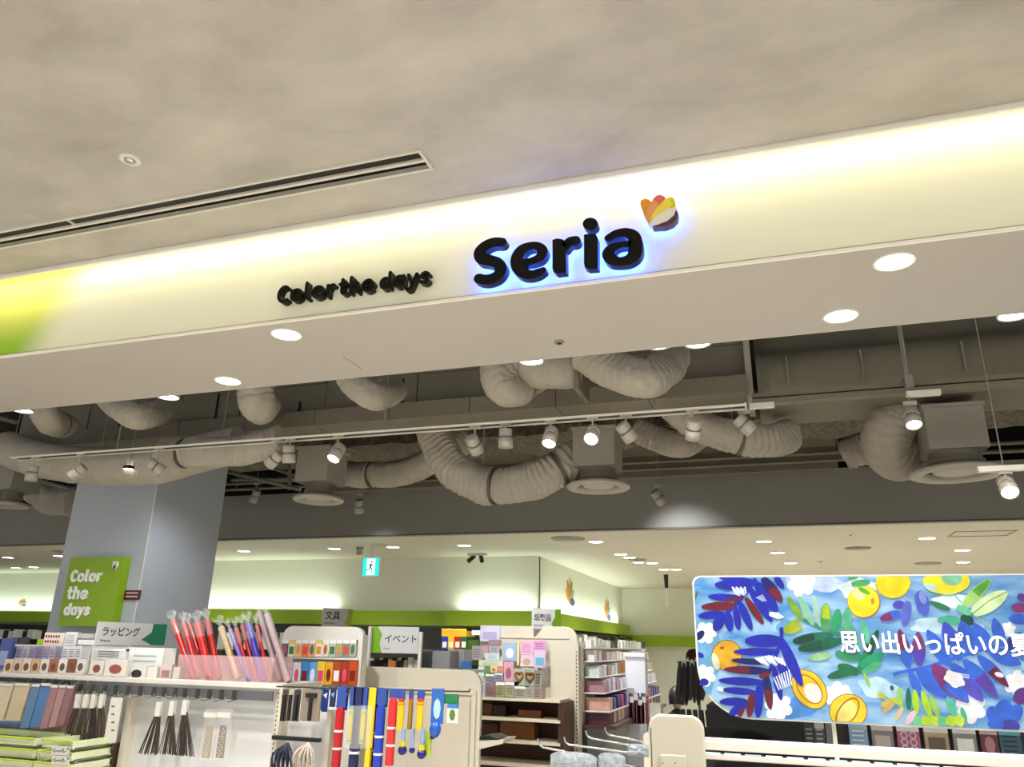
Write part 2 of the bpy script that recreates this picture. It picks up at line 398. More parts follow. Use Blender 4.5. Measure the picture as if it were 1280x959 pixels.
# ================================================================== FASCIA LETTERING
YF0, YF1 = FY - .075, FY - .035
sg = thing('shop_name_sign', at(690, 350, YF0), 'large black shop name letters with a blue halo on the cream fascia', 'sign')
def crop(ox, oy, s, Y):
    def f(x, y, r=0):
        p = at(ox + x / s, oy + y / s, Y)
        if r:
            q = at(ox + x / s + r / s, oy + y / s, Y); q2 = at(ox + x / s, oy + y / s + r / s, Y)
            return (p.x, p.z, ((q - p).length + (q2 - p).length) / 2)
        return (p.x, p.z)
    return f
f1 = crop(580, 280, 10.66, YF0); f2 = crop(690, 260, 10.66, YF0)
halo = mat('halo_led', '#3a66ff', .5, var=0, emit=9)
def sign_letter(strokes, polys, name='letter'):
    a = MB(); h = MB()
    for st in strokes:
        stroke(a, st, YF0, YF1, 6); stroke(h, [(x, z, r * .92) for x, z, r in st], YF1 + .001, YF1 + .003, 6)
    for po in polys:
        a.prism(po, YF0, YF1); cx = sum(p[0] for p in po) / len(po); cz = sum(p[1] for p in po) / len(po)
        h.prism([(cx + (x - cx) * .96, cz + (z - cz) * .96) for x, z in po], YF1 + .001, YF1 + .003)
    o = a.build(name, black, sg); h.build('halo_light', halo, o)['label'] = 'blue light tube behind the letter'
    return o
sign_letter([[f1(505, 243, 60), f1(400, 243, 64), f1(290, 285, 68), f1(212, 370, 78), f1(235, 452, 80), f1(340, 483, 72), f1(440, 518, 72), f1(488, 590, 78), f1(455, 675, 72), f1(365, 728, 68), f1(265, 740, 66), f1(190, 722, 62)]], [])
sign_letter([[f1(790, 508, 44), f1(900, 492, 48), f1(1010, 440, 62), f1(1042, 355, 68), f1(975, 292, 52), f1(865, 296, 55), f1(762, 350, 72), f1(702, 460, 80), f1(722, 580, 82), f1(800, 655, 70), f1(900, 672, 58), f1(990, 645, 55), f1(1050, 615, 44)]], [])
sign_letter([[f2(170, 520, 60), f2(230, 450, 62), f2(310, 435, 66)]], [[f2(5, 425), f2(70, 405), f2(150, 420), f2(185, 480), f2(190, 858), f2(60, 875), f2(18, 850), f2(5, 800)]])
sign_letter([], [[f2(425, 355), f2(520, 340), f2(585, 350), f2(610, 400), f2(612, 805), f2(480, 815), f2(435, 790), f2(425, 730)],
                 [f2(510 + 102 * math.cos(k * .3927), 212 + 84 * math.sin(k * .3927)) for k in range(16)][::-1]])
sign_letter([[f2(745, 398, 46), f2(850, 345, 56), f2(980, 325, 62), f2(1085, 375, 78), f2(1112, 470, 88), f2(1105, 600, 92), f2(1030, 682, 74), f2(905, 712, 60), f2(800, 685, 76), f2(745, 610, 74), f2(800, 535, 66), f2(905, 492, 42), f2(1050, 475, 46)]], [])
# petal emblem
em = thing('petal_emblem', at(825, 280, YF0), 'fan of orange, pink, yellow, white and plum petals after the shop name', 'emblem')
f3 = crop(790, 230, 13.7, YF0)
for nm, colr, pts in (
    ('petal', '#e8961e', [(290, 680), (200, 520), (140, 340), (150, 280), (220, 250), (290, 265), (330, 310), (310, 480)]),
    ('petal', '#e9a068', [(290, 670), (250, 560), (270, 420), (330, 300), (380, 275), (440, 320), (460, 370), (370, 520)]),
    ('petal', '#e8695e', [(350, 480), (330, 360), (365, 250), (420, 200), (480, 185), (540, 205), (575, 245), (500, 330), (420, 400)]),
    ('petal', '#f2e04e', [(310, 640), (350, 530), (440, 400), (560, 280), (620, 240), (660, 270), (690, 360), (660, 420), (480, 520)]),
    ('petal', '#d8d800', [(640, 420), (610, 300), (620, 240), (680, 228), (720, 260), (745, 330), (740, 400)]),
    ('petal', '#ece8da', [(300, 680), (420, 560), (620, 440), (730, 410), (755, 440), (720, 540), (600, 640), (420, 700), (340, 715)]),
    ('petal', '#4e3244', [(350, 735), (480, 690), (620, 610), (710, 530), (760, 435), (790, 500), (770, 590), (700, 670), (560, 725)])):
    k = {'#e9a068': .002, '#f2e04e': .004, '#ece8da': .006, '#e8695e': .001, '#d8d800': .003}.get(colr, 0)
    o = MB().prism([f3(*p) for p in pts], YF0 - k, YF1).build(nm, cmat(colr, .35), em); o['label'] = {'#e8961e': 'orange petal', '#e9a068': 'salmon petal', '#e8695e': 'pink petal', '#f2e04e': 'yellow petal', '#d8d800': 'lime petal', '#ece8da': 'off-white petal', '#4e3244': 'plum petal'}[colr]
MB().prism([f3(*p) for p in [(290, 670), (170, 360), (300, 290), (470, 230), (680, 260), (760, 460), (720, 600), (560, 700), (360, 720)]], YF1 + .001, YF1 + .003).build('halo_light', halo, em)
# tagline
tl = thing('tagline_sign', at(440, 370, FY - .1), 'small deep black tagline letters on the fascia left of the shop name', 'sign')
Y0, Y1 = FY - .055, FY - .018
for wd, (xa, ya), (xb, yb) in (('Color', (347, 371.5), (417, 363)), ('the', (424, 360.5), (466, 356)), ('days', (475, 354.5), (536, 347))):
    A = at(xa, ya, Y0); B = at(xb, yb, Y0)
    tot = sum(GLY[c][0] for c in wd) + .24 * (len(wd) - 1); xh = (B.x - A.x) / tot
    for ch, mb in word(wd, A.x, 3.078, xh, .0082, Y0, Y1): mb.build('letter', black, tl)

# ================================================================== OPEN CEILING: DUCTS
def flex(name, pts, r, label, seed=0, straps=(), wr=.10):
    P = spline([at(*p) for p in pts], .0085); n = len(P)
    t = thing(name, P[0], label, 'duct')
    q_ = P[n // 2]; MB().cyl((q_.x, q_.y, q_.z + r * .9), (q_.x, q_.y, 4.35), .004, n=5).build('hanger_wire', grey, t)
    rs = []
    for i in range(n):
        q = 1 + .05 * noise.noise(Vector((i * .07, seed, 0)))
        for s_ in straps: q -= .16 * math.exp(-((i / n - s_) / .012) ** 2)
        rs.append(r * q)
    MB().tube(P, rs, 36, True, True, wr * 2.3, seed * 3.7).build('duct_sleeve', flexm, t)
    for s_ in straps:
        i = int(s_ * n); i = min(max(i, 1), n - 3)
        MB().tube(P[i - 1:i + 2], [r * 1.0] * 3, 24, True).build('strap', mat('duct_strap', '#55534a', .6), t)
    return t
T = 4.25
flex('flexible_duct', [(48, 470, T), (52, 505, T), (62, 526, T + .1), (80, 532, T + .5)], .105, 'small wrinkled elbow duct at the far left, just below the soffit', 1, (.75,))
flex('flexible_duct', [(120, 468, T), (140, 500, T), (170, 520, T), (200, 515, T + .3), (215, 500, T + .6)], .095, 'sagging cloth-wrapped duct elbow above the left end of the track', 2)
flex('flexible_duct', [(322, 455, T), (320, 490, T), (324, 508, T + .12), (330, 505, T + .6)], .125, 'stubby upright duct bend right of the lone soffit-edge downlight', 3, (.4,))
flex('flexible_duct', [(425, 445, T), (442, 478, T), (470, 496, T + .1), (492, 488, T + .5)], .095, 'short duct elbow hanging behind the hatch end of the soffit', 4)
flex('flexible_duct', [(628, 440, T), (624, 475, T), (640, 488, T + .1), (668, 470, T + .5)], .115, 'crumpled duct elbow with a folded joint under the letter e of the shop name', 5, (.6,), .14)
flex('flexible_duct', [(620, 444, T + .1), (665, 460, T + .12), (728, 462, T + .2)], .125, 'smooth horizontal duct section with a square end collar, below the shop name', 6, (), .03)
flex('flexible_duct', [(730, 440, T), (765, 462, T), (805, 473, T), (830, 462, T + .25), (840, 445, T + .5)], .118, 'fat wrinkled duct below the last letters of the shop name', 7)
flex('flexible_duct', [(8, 560, 4.9), (50, 575, 4.8), (120, 583, 4.75), (190, 582, 4.75), (245, 568, 4.8), (300, 556, 4.85)], .15, 'long sagging pale duct draped across the top of the pillar', 8, (), .05)
flex('flexible_duct', [(205, 568, 4.62), (250, 566, 4.62), (305, 562, 4.65), (352, 550, 4.7)], .115, 'shorter pleated duct lying over the long one beside the pillar', 9, (.2,), .12)
flex('flexible_duct', [(415, 592, 6.2), (465, 594, 6.2), (505, 590, 6.2), (548, 572, 6.1), (590, 545, 6.1)], .118, 'pleated duct running right from the left round diffuser', 10, (.28,), .14)
flex('flexible_duct', [(545, 515, 5.55), (545, 545, 5.5), (562, 580, 5.45), (592, 602, 5.45), (625, 608, 5.45), (668, 600, 5.45), (705, 583, 5.5), (730, 570, 5.6)], .142, 'large U-shaped pleated duct hanging lowest in the middle of the open ceiling', 11, (.56, .86), .13)
flex('flexible_duct', [(795, 535, 6.0), (822, 548, 6.0), (850, 555, 5.95), (872, 545, 6.1)], .11, 'pleated duct turning up behind the ringed spotlight right of the middle diffuser', 12)
flex('flexible_duct', [(840, 505, 5.4), (870, 530, 5.4), (915, 546, 5.4), (960, 552, 5.5), (985, 545, 5.7)], .118, 'long lumpy pleated duct ending in a rounded fold near the rock wool beam', 13, (.55,), .13)
flex('flexible_duct', [(1200, 488, 5.9), (1150, 504, 5.7), (1116, 530, 5.65), (1108, 558, 5.7), (1124, 572, 5.85), (1165, 568, 6.1)], .158, 'bulky C-shaped duct at the right feeding the right round diffuser', 14, (.22,), .10)
flex('flexible_duct', [(1060, 565, 6.6), (1085, 560, 6.5), (1110, 550, 6.4)], .13, 'dark ribbed duct stub tucked behind the bulky C-shaped duct', 15, (), .2)
flex('flexible_duct', [(20, 600, 6.8), (60, 622, 6.8), (95, 628, 6.8)], .16, 'ribbed duct behind the far left diffuser beside the pillar', 16, (), .22)
c = at(730, 465, T + .2)
MB().box(c.x - .03, c.x + .0, T + .05, T + .35, c.z - .16, c.z + .14).build('duct_collar', duct); tag(bpy.data.objects['duct_collar'], 'square sheet collar at the end of the smooth duct section', 'duct collar')
# long rectangular duct
x0 = at(20, 545, 5.1).x; x1 = at(935, 480, 5.1).x
rd = thing('rectangular_duct', (x0, 5.1, 3.3), 'long flat-sided painted duct running behind the track, jointed every metre', 'duct')
n = 8
for i in range(n):
    a = x0 + (x1 - x0) * i / n; b = x0 + (x1 - x0) * (i + 1) / n
    M = MB()
    dz = .006 * (i % 2)
    M.box(a + .004, b - .004, 5.12 + dz, 5.46, 3.34, 3.60).box(a + .004, b - .004, 5.125 - dz, 5.46, 3.604, 3.80).box(a + .004, b - .004, 5.135, 5.46, 3.804, 4.1)
    M.build('duct_section', duct, rd)
for i in range(10):
    a = x0 + (x1 - x0) * i / 10; b = x0 + (x1 - x0) * (i + 1) / 10
    MB().box(a + .003, b - .003, 5.0, 5.42, 3.21, 3.335).build('lower_duct_section', duct, rd)
MB().box(x1 - .01, x1 + .03, 5.05, 5.49, 3.18, 4.12).build('end_flange', mat('flange', '#a59e8d', .6), rd)
# strap clips
for px in (75, 150, 268, 372, 500, 610, 700, 810):
    p = at(px, 530, 5.12)
    MB().box(p.x, p.x + .012, 5.105, 5.12, 3.34, 3.34 + random.uniform(.1, .35)).build('strap', plen, rd)
# wrapped duct to the right
wd_ = MB(); L = 170; x2 = x1 + .06; x3 = 4.2
prof = [(5.9, 3.22), (5.45, 3.20), (5.20, 3.22), (5.13, 3.30), (5.12, 3.42), (5.16, 3.52), (5.32, 3.56), (5.38, 3.66), (5.36, 3.85), (5.45, 4.1), (5.9, 4.1)]
vs = []; fs = []
for i in range(L + 1):
    x = x2 + (x3 - x2) * i / L
    for j, (yy, zz) in enumerate(prof):
        k = (.045 if j > 4 else .012) * noise.noise(Vector((x * 3.1 + j * .8, j * .9, 2))) - .05 * (1 if j > 4 else .3) * max(0, .25 - abs(noise.noise(Vector((x * 5 + j * 1.5, j * 1.1, 5)))))
        if abs((x - x2) % 1.35) < .05: k += .02
        vs.append((x, yy + k, zz + k * .7))
m_ = len(prof)
for i in range(L):
    for j in range(m_ - 1): fs.append((i * m_ + j, i * m_ + j + 1, (i + 1) * m_ + j + 1, (i + 1) * m_ + j))
wd_.add(vs, fs, True)
wt = thing('wrapped_duct', (x2, 5.2, 3.2), 'big sheet-wrapped insulated duct with creases, upper right of the open ceiling', 'duct')
wd_.build('duct_wrap', duct, wt)
for px in (985, 1080, 1210):
    p = at(px, 480, 5.1); MB().box(p.x, p.x + .01, 5.10, 5.125, 3.27, 3.47).build('tape_seam', grey, wt)
# support rail under it
rl = thing('support_rail', (x1, 4.95, 3.2), 'double steel channel rail carrying the wrapped duct', 'rail')
za = at(1000, 494, 4.9).z
MB().box(x1 + .02, 4.6, 4.88, 4.93, za, za + .028).build('channel', duct, rl)
MB().box(x1 + .02, 4.6, 4.87, 4.94, za - .045, za - .012).build('channel', duct, rl)
MB().box(x1 + .02, 4.6, 4.90, 4.91, za - .012, za).build('web', dark, rl)
p = at(1135, 470, 4.85)
hr = thing('hanger_rod', (p.x, 4.85, za), 'thin threaded hanger rod with a clamp dropping to the rail at the right', 'hanger rod')
MB().cyl((p.x, 4.85, za), (p.x, 4.85, 4.35), .009, n=8).build('rod', grey, hr)
MB().box(p.x - .022, p.x + .022, 4.83, 4.95, za - .02, za + .055).build('clamp', grey, hr)
# rock wool beam
rw = MB(); vs = []; fs = []; L = 150
pr = [(7.2, 4.1), (6.75, 4.0), (6.6, 3.75), (6.6, 3.66), (6.75, 3.62), (7.2, 3.62)]
xa = -7.5; xb = 5.5
zb_ = at(1000, 527, 6.6).z
for i in range(L + 1):
    x = xa + (xb - xa) * i / L
    for j, (yy, zz) in enumerate(pr):
        q = .05 * noise.noise(Vector((x * 5, j * 1.7, 1))) + .03 * noise.noise(Vector((x * 13, j * 3, 7)))
        vs.append((x, yy + q, zz - 3.62 + zb_ + q))
m_ = len(pr)
for i in range(L):
    for j in range(m_ - 1): fs.append((i * m_ + j, i * m_ + j + 1, (i + 1) * m_ + j + 1, (i + 1) * m_ + j))
rw.add(vs, fs, False); o = rw.build('fireproofed_beam', wool); tag(o, 'beam coated in rough sprayed rock wool behind the ducts', 'beam')
# ceiling void beam and pipes over the bulkhead
bb = MB().box(-5.2, at(1045, 560, 7.9).x, 7.9, 8.05, 3.30, 3.52).prismx([(7.9, 3.52), (8.05, 3.52), (8.15, 3.62), (7.8, 3.62)], -5.2, at(1045, 560, 7.9).x).build('steel_beam', duct); tag(bb, 'grey flanged beam along the top of the bulkhead, left of the black opening', 'beam')
pp = thing('sprinkler_pipe', (-8, 7.7, 3.28), 'pair of thin pipes running along the top of the bulkhead', 'pipe')
zp = at(700, 592, 7.7).z
for k in (0, .06): MB().cyl((-9.5, 7.7 - k, zp + k), (4.5, 7.7 - k, zp + k), .018, n=10).build('pipe', duct, pp)
for px in (100, 300, 480, 668, 1050, 1150, 1230):
    q = at(px, 580, 7.7); MB().cyl((q.x, 7.7, zp), (q.x, 7.7, 4.3), .012, n=8).build('pipe_hanger', duct, pp)
st = thing('strut_frame', (-5.2, 5.9, 3.4), 'crossed steel struts in the dark gap right of the pillar', 'strut')
for A, B in (((285, 590, 6.6), (375, 612, 6.2)), ((290, 600, 7.4), (400, 598, 7.4)), ((340, 585, 7.0), (385, 600, 7.0)), ((362, 570, 6.8), (362, 612, 6.8))):
    MB().cyl(at(*A), at(*B), .022, n=6).build('strut', duct, st)
lf = thing('strut_frame', (-8.5, 5.5, 3.5), 'stacked steel struts in the dark corner at the far left edge', 'strut')
for A, B in (((-10, 520, 5.5), (20, 528, 5.5)), ((-10, 545, 5.6), (22, 555, 5.6)), ((-10, 585, 6.4), (90, 612, 6.4)), ((-10, 578, 6), (15, 582, 6))):
    MB().cyl(at(*A), at(*B), .025, n=6).build('strut', duct, lf)
# sheet duct between ducts at right-middle
q = rect(802, 555, 1045, 590, 8.1)

# diffusers
def diffuser(px, py, Y, rpx, label, boxw):
    c = at(px, py, Y); r = rpx / 1009 * (Y * 1.0)
    t = thing('round_diffuser', c, label, 'air diffuser'); M = Matrix.Translation(c)
    MB().lathe([(r * .64, .022), (r * .66, .0), (r * .72, -.010), (r * .94, -.016), (r, -.008), (r * 1.0, .008), (r * .94, .02), (r * .66, .03), (r * .64, .022)], M, 40).build('ring', mat('diffuser_ring', '#aaa493', .5, var=.03), t)
    MB().lathe([(0, .004), (r * .42, .0), (r * .50, .008), (r * .5, .02)], M, 32).build('centre_disc', mat('diffuser_disc', '#b8b2a0', .5), t)
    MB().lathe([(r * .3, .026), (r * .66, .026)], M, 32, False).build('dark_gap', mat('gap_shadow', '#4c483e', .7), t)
    MB().lathe([(r * .56, .02), (r * .56, .06), (r * .6, .062), (r * .6, .075), (r * .55, .078), (r * .55, .14)], M, 32).build('neck', duct, t)
    w = boxw
    for sx in (-1, 1): MB().cyl((c.x + sx * w * .9, c.y, c.z + .42), (c.x + sx * w * .9, c.y, 4.35), .005, n=5).build('hanger_rod', grey, t)
    MB().box(c.x - w, c.x + w, c.y - w, c.y + w, c.z + .13, c.z + .42).build('plenum_box', mat('box_paint', '#8d887c', .7, var=.05), t)
    MB().box(c.x - w - .012, c.x + w + .012, c.y - w - .012, c.y + w + .012, c.z + .40, c.z + .425).build('box_flange', MATS['box_paint'], t)
    return t
diffuser(748, 609, 5.5, 43, 'round white ring diffuser with square box in the middle of the open ceiling', .155)
diffuser(398, 625, 5.5, 38, 'round ring diffuser with square box right of the pillar', .15)
diffuser(1197, 592, 5.5, 52, 'largest round ring diffuser at the right under a square box', .17)
diffuser(12, 632, 5.5, 32, 'round ring diffuser cut by the left edge of the photo', .16)

# tracks
zt = 2.93; YT = 4.42
a = at(20, 577, YT); b = at(931, 509, YT)
trs = mat('shaded_spot_enamel', '#a8a294', .45, var=.02)  # white spotlight enamel with the shade on the heads put into its greyer tone
trm = mat('track_enamel', '#d9d4c6', .45, var=.02)
tr = thing('light_track', (a.x, YT, zt), 'long white lighting track crossing below the rectangular duct', 'light track')
MB().box(a.x, b.x, YT - .048, YT - .034, zt - .002, zt + .010).build('track_side', trm, tr)
MB().box(a.x, b.x, YT + .034, YT + .048, zt - .002, zt + .010).build('track_side', trm, tr)
MB().box(a.x, b.x, YT - .034, YT + .034, zt + .006, zt + .012).build('track_slot', dark, tr)
MB().box(a.x - .01, a.x, YT - .048, YT + .048, zt - .002, zt + .012).build('end_cap', trm, tr)
MB().box(b.x, b.x + .012, YT - .05, YT + .05, zt - .004, zt + .014).build('end_cap', trm, tr)
for px in (150, 480, 820):
    q = at(px, 540, YT); MB().cyl((q.x, YT, zt + .02), (q.x, YT, 4.35), .005, n=6).build('hanger', grey, tr)
for px0, px1, py, Y, lb in ((937, 968, 509, 4.7, 'small white power feed box at the right end of the long track'), (1133, 1176, 494, 4.7, 'short white track piece above the right lit spotlight'), (1222, 1300, 588, 4.7, 'short track piece above the lit spotlight at the right edge')):
    A = at(px0, py, Y); B = at(px1, py, Y)
    tag(MB().box(A.x, B.x, Y - .02, Y + .02, A.z - .012, A.z + .018).build('track_box', trm), lb, 'light track')

def spotlight(px, py, Y, aim, lit, label, r=.045, L=.12, top=None, power=0, col=(1, .98, .94), rod=0):
    c = at(px, py, Y); d = Vector(aim).normalized()
    t = thing('track_spotlight', c, label, 'spotlight')
    M = Matrix.Translation(c) @ d.to_track_quat('-Z', 'Y').to_matrix().to_4x4()
    h = L / 2
    MB().lathe([(0, h), (r * .8, h), (r * .92, h * .9), (r * .92, .012)], M, 22).build('housing', trs, t)
    MB().lathe([(r * .84, .014), (r * .84, .0)], M, 22).build('groove', mat('groove_shadow', '#6d685c', .6), t)
    MB().lathe([(r * .92, .0), (r, -.004), (r, -h), (r * .9, -h), (r * .86, -h * .8)], M, 22).build('snout', trs, t)
    MB().lathe([(0, -h * .88), (r * .9, -h * .88)], M, 22, False).build('lens', lamp if lit else mat('dark_lens', '#6c6a66', .3), t)['label'] = 'glowing lens' if lit else 'unlit lens'
    zt_ = top if top is not None else zt
    MB().cyl(c, (c.x, c.y, max(zt_, c.z + r * 1.1)), .006, n=8).build('stem', trs, t)
    if abs(zt_ - c.z) > .02: MB().box(c.x - .035, c.x + .035, c.y - .012, c.y + .012, max(zt_, c.z + r * 1.1) - .012, max(zt_, c.z + r * 1.1) + .01).build('adapter', trs, t)
    if rod or top: MB().cyl((c.x, c.y, max(zt_, c.z + r * 1.1)), (c.x, c.y, rod or 4.35), .004, n=5).build('hanger_rod', grey, t)
    if lit and power: spot_light(c + d * (h + .03), d, power, math.radians(70), .6, col, .03)
    return t
SP = [
 (40, 592, 4.4, (0, .05, -1), 0, 'unlit white cylinder spotlight near the left end of the track'),
 (97, 590, 4.4, (-.7, -.3, -.7), 1, 'lit spotlight tilted left, above the left part of the pillar'),
 (195, 584, 4.4, (.6, .6, -.5), 0, 'unlit spotlight tilted away over the middle of the pillar top'),
 (343, 574, 4.4, (-.8, .1, -.6), 0, 'unlit spotlight leaning left just right of the pillar'),
 (361, 568, 4.4, (0, .2, -1), 0, 'unlit upright spotlight beside the leaning one right of the pillar'),
 (421, 566, 4.4, (-.1, -.5, -.85), 1, 'lit spotlight in front of the box of the left ring diffuser'),
 (593, 556, 4.4, (.1, .75, -.6), 0, 'unlit spotlight with grooved body, seen inside the curve of the U-shaped duct'),
 (632, 548, 4.4, (0, .1, -1), 0, 'unlit straight-down spotlight between the two spotlights over the U-shaped duct'),
 (688, 546, 4.4, (-.05, -.45, -.9), 1, 'lit spotlight over the right arm of the U-shaped duct'),
 (741, 543, 4.4, (-.05, -.7, -.7), 1, 'lit spotlight in front of the box of the middle ring diffuser'),
 (783, 540, 4.4, (.45, .5, -.7), 0, 'unlit spotlight tilted right beside the middle diffuser box'),
 (867, 537, 4.4, (-.2, .6, -.75), 0, 'unlit spotlight with dark cap near the right end of the track'),
 (931, 531, 4.5, (.7, .2, -.7), 0, 'unlit spotlight leaning right under the end of the track'),
 (1140, 522, 4.7, (0, -.45, -.9), 1, 'lit spotlight in front of the bulky C-shaped duct'),
 (1259, 608, 4.7, (-.05, -.7, -.7), 1, 'lit spotlight at the right edge just above the inner ceiling line'),
]
for px, py, Y, aim, lit, lb in SP:
    spotlight(px, py, Y, aim, lit, lb, power=90 if lit else 0, top=at(px, py - 18, Y).z if px > 1100 else None)
Yb = 7.4
for px, py, aim, lit, lb in ((319, 620, (-.5, .3, -.8), 0, 'small unlit spotlight against the bulkhead right of the pillar'),
                             (449, 633, (-.2, .5, -.8), 0, 'small unlit spotlight against the bulkhead below the left ring diffuser'),
                             (823, 622, (.5, .6, -.8), 0, 'small silver spotlight washing the bulkhead right of the middle diffuser'),
                             (80, 634, (0, -.4, -.9), 1, 'small lit spotlight in the gap left of the pillar')):
    spotlight(px, py, Yb, aim, lit, lb, r=.05, L=.15, top=at(px, py - 15, Yb).z, rod=4.35)
spot_light((-2.3, 6.5, 2.95), (-.1, 1.45, -1.5), 130, math.radians(62), .8, (1, .99, .96), .05)  # added lamp without a fixture, brightens the front of the card gondola
spot_light((-2.9, 4.42, 2.85), (.15, 1.6, -1.5), 70, math.radians(60), .8, (1, .99, .96), .05)  # added lamp below the track, no housing, lifts the middle displays
spot_light((-4.1, 5.0, 2.95), (-1, .55, -1.2), 40, math.radians(80), .8, (.9, .95, 1), .05)  # added bluish lamp, no fixture, brightens the right side of the pillar
q = at(835, 628, 7.55); spot_light(q, (.10, .75, -.5), 25, math.radians(90), 1, (.85, .92, 1), .05)
q = at(450, 650, 7.6); spot_light(q, (.0, .6, -.6), 16, math.radians(90), 1, (.85, .92, 1), .05)
# lamps seen at the back edge of the soffit
for px, py, lb in ((210, 497, 'half-hidden lit lamp peeping under the soffit left of the upright duct bend'), (664, 452, 'lit lamp peeping under the soffit edge below the shop name'),
                   (28, 514, 'sliver of a lit lamp at the soffit edge, far left'), (872, 430, 'thin lit lamp at the soffit edge right of the fat duct'),
                   (823, 432, 'thinnest lit lamp at the soffit edge over the fat duct'), (1268, 395, 'lit lamp at the soffit edge, far right')):
    c = at(px, py, 3.78); t = thing('edge_downlight', c, lb, 'downlight'); M = Matrix.Translation(c)
    MB().lathe([(.05, .09), (.07, .03), (.072, 0), (.066, 0), (.062, .02)], M).build('housing', trs, t)
    MB().lathe([(0, .004), (.063, .004)], M, 24, False).build('lens', lamp, t)
    MB().cyl(c + Vector((0, 0, .08)), (c.x, c.y, 4.35), .008, n=8).build('stem', trs, t)
    spot_light(c - Vector((0, 0, .03)), (0, .25, -1), 60, math.radians(110), .7, (1, .97, .92), .05)
c = at(161, 587, 4.6); t = thing('mini_downlight', c, 'tiny flat lit disc in front of the sagging duct over the pillar', 'downlight')
MB().lathe([(.045, 0), (.045, .02), (.03, .03)], Matrix.Translation(c)).build('housing', dark, t); MB().cyl(c, (c.x, c.y, 4.35), .004, n=5).build('hanger_wire', grey, t); MB().lathe([(0, .002), (.04, .002)], Matrix.Translation(c), 20, False).build('lens', lamp, t)

# ================================================================== INNER CEILING FITTINGS
grp = 'recessed downlights in the inner ceiling'
DL = [(305, 689, 'round downlight in the inner ceiling just right of the pillar'), (418, 686, 'round downlight left of the green exit sign'), (491, 684, 'round downlight just right of the green exit sign'),
      (580, 682, 'round downlight above the corner camera'), (745, 677.5, 'round downlight right of the round ceiling vent'),
      (776, 693, 'nearest light of the diagonal string towards the back corner'), (787, 697, 'second light of the diagonal string towards the back corner'), (798, 703, 'third light of the diagonal string, beside the ceiling speaker'), (815, 704, 'fourth light of the diagonal string towards the back'),
      (845, 712, 'light of the string right above the small hanging camera'), (830, 712, 'light of the string left above the small hanging camera'),
      (955, 677, 'left light of the row nearest the bulkhead, above the banner'), (972, 691, 'middle light of the slanting row above the banner'), (988, 704, 'lowest light of the slanting row above the banner'),
      (1159, 673, 'right-hand light nearest the bulkhead above the banner'), (1203, 688, 'middle of the three right-hand lights above the banner'), (1204, 703, 'lowest of the three right-hand lights above the banner'),
      (10, 697, 'round downlight at the left edge left of the pillar'), (74, 695, 'round downlight partly hidden by the pillar'), (20, 710, 'farther light at the left edge'), (42, 709, 'farther light between the edge and the pillar')]
for px, py, lb in DL:
    t = downlight(px, py, INC, .085, lb, lamp, 0, None)
for x in (-10, -8, -5.5, -3.6, -1.8, 0, 1.8, 4):
    for y in (9.08, 11.6) + ((14.3,) if x > -2.5 else ()):
        if y < 10 or x > -3 or x < -10.5: spot_light((x, y, INC - .03), (0, 0, -1), 120, math.radians(135), .8, (1, .98, .95), .09)
def ceil_disc(name, px, py, r, label, cat, m=None, h=.012):
    c = atz(px, py, INC); t = thing(name, c, label, cat); M = Matrix.Translation(c)
    m = m or mat('vent_grey', '#a8a08f', .6)
    for k in range(4): MB().lathe([(r * (1 - .22 * k), 0), (r * (1 - .22 * k), -h), (r * (.86 - .22 * k), -h * .8), (r * (.86 - .22 * k), 0)], M).build('vent_ring', m, t)
ceil_disc('ceiling_vent', 710, 673, .2, 'round slatted vent in the inner ceiling above the petal marks', 'vent')
ceil_disc('ceiling_vent', 1072, 685, .15, 'grey round vent in the ceiling above the middle of the banner', 'vent')
ceil_disc('ceiling_vent', 1160, 704, .17, 'grey round vent in the ceiling between lights above the banner', 'vent')
ceil_disc('ceiling_vent', 76, 689, .13, 'grey round vent beside the pillar at the left', 'vent')
ceil_disc('ceiling_speaker', 797, 699.5, .13, 'flat round speaker among the diagonal string of lights', 'speaker')
ceil_disc('ceiling_vent', 475, 680.5, .12, 'small pale disc in the ceiling above the exit sign', 'vent', cream)
for px, py, lb in ((1026, 702, 'dark dome smoke detector above the lemons of the banner'), (1063, 668, 'tiny dark sensor near the bulkhead at the right'), (379, 684.5, 'tiny sensor in the ceiling left of the exit sign'), (12, 691, 'tiny sensor in the ceiling at the left edge')):
    rosette(px, py, INC, .06 if px == 1026 else .03, lb, name='smoke_detector', cat='detector', capm=dark)
c = atz(450, 684, INC); t = thing('ceiling_projector', c, 'small grey device hanging from the ceiling left of the exit sign', 'sensor'); M = Matrix.Translation(c)
MB().lathe([(.05, 0), (.05, -.03), (.035, -.03)], M).build('base', grey, t); MB().lathe([(.04, -.03), (.04, -.10), (0, -.10)], M).build('body', mat('warm_grey', '#9a927e', .6), t)
# corner camera
c = at(597, 697, 10.1); c.z = INC; t = thing('security_camera', c, 'small dark twin camera on the ceiling near the wall corner', 'camera')
MB().box(c.x - .13, c.x + .13, c.y - .05, c.y + .05, INC - .03, INC).build('bracket', cream, t)
for s in (-1, 1): MB().cyl((c.x + s * .05, c.y, INC - .03), (c.x + s * .1, c.y - .09, INC - .11), .03, n=12).build('camera_body', dark, t)
c = atz(833, 727, INC) if False else at(833, 732, 13.5); c.z = INC; t = thing('hanging_camera', c, 'white stick camera with dark head hanging in front of the far wall', 'camera')
MB().cyl((c.x, 13.5, INC), (c.x, 13.5, INC - .22), .04, .03, n=12).build('mount', dark, t); MB().cyl((c.x, 13.5, INC - .22), (c.x, 13.5, INC - .52), .02, n=10).build('pole', white, t)
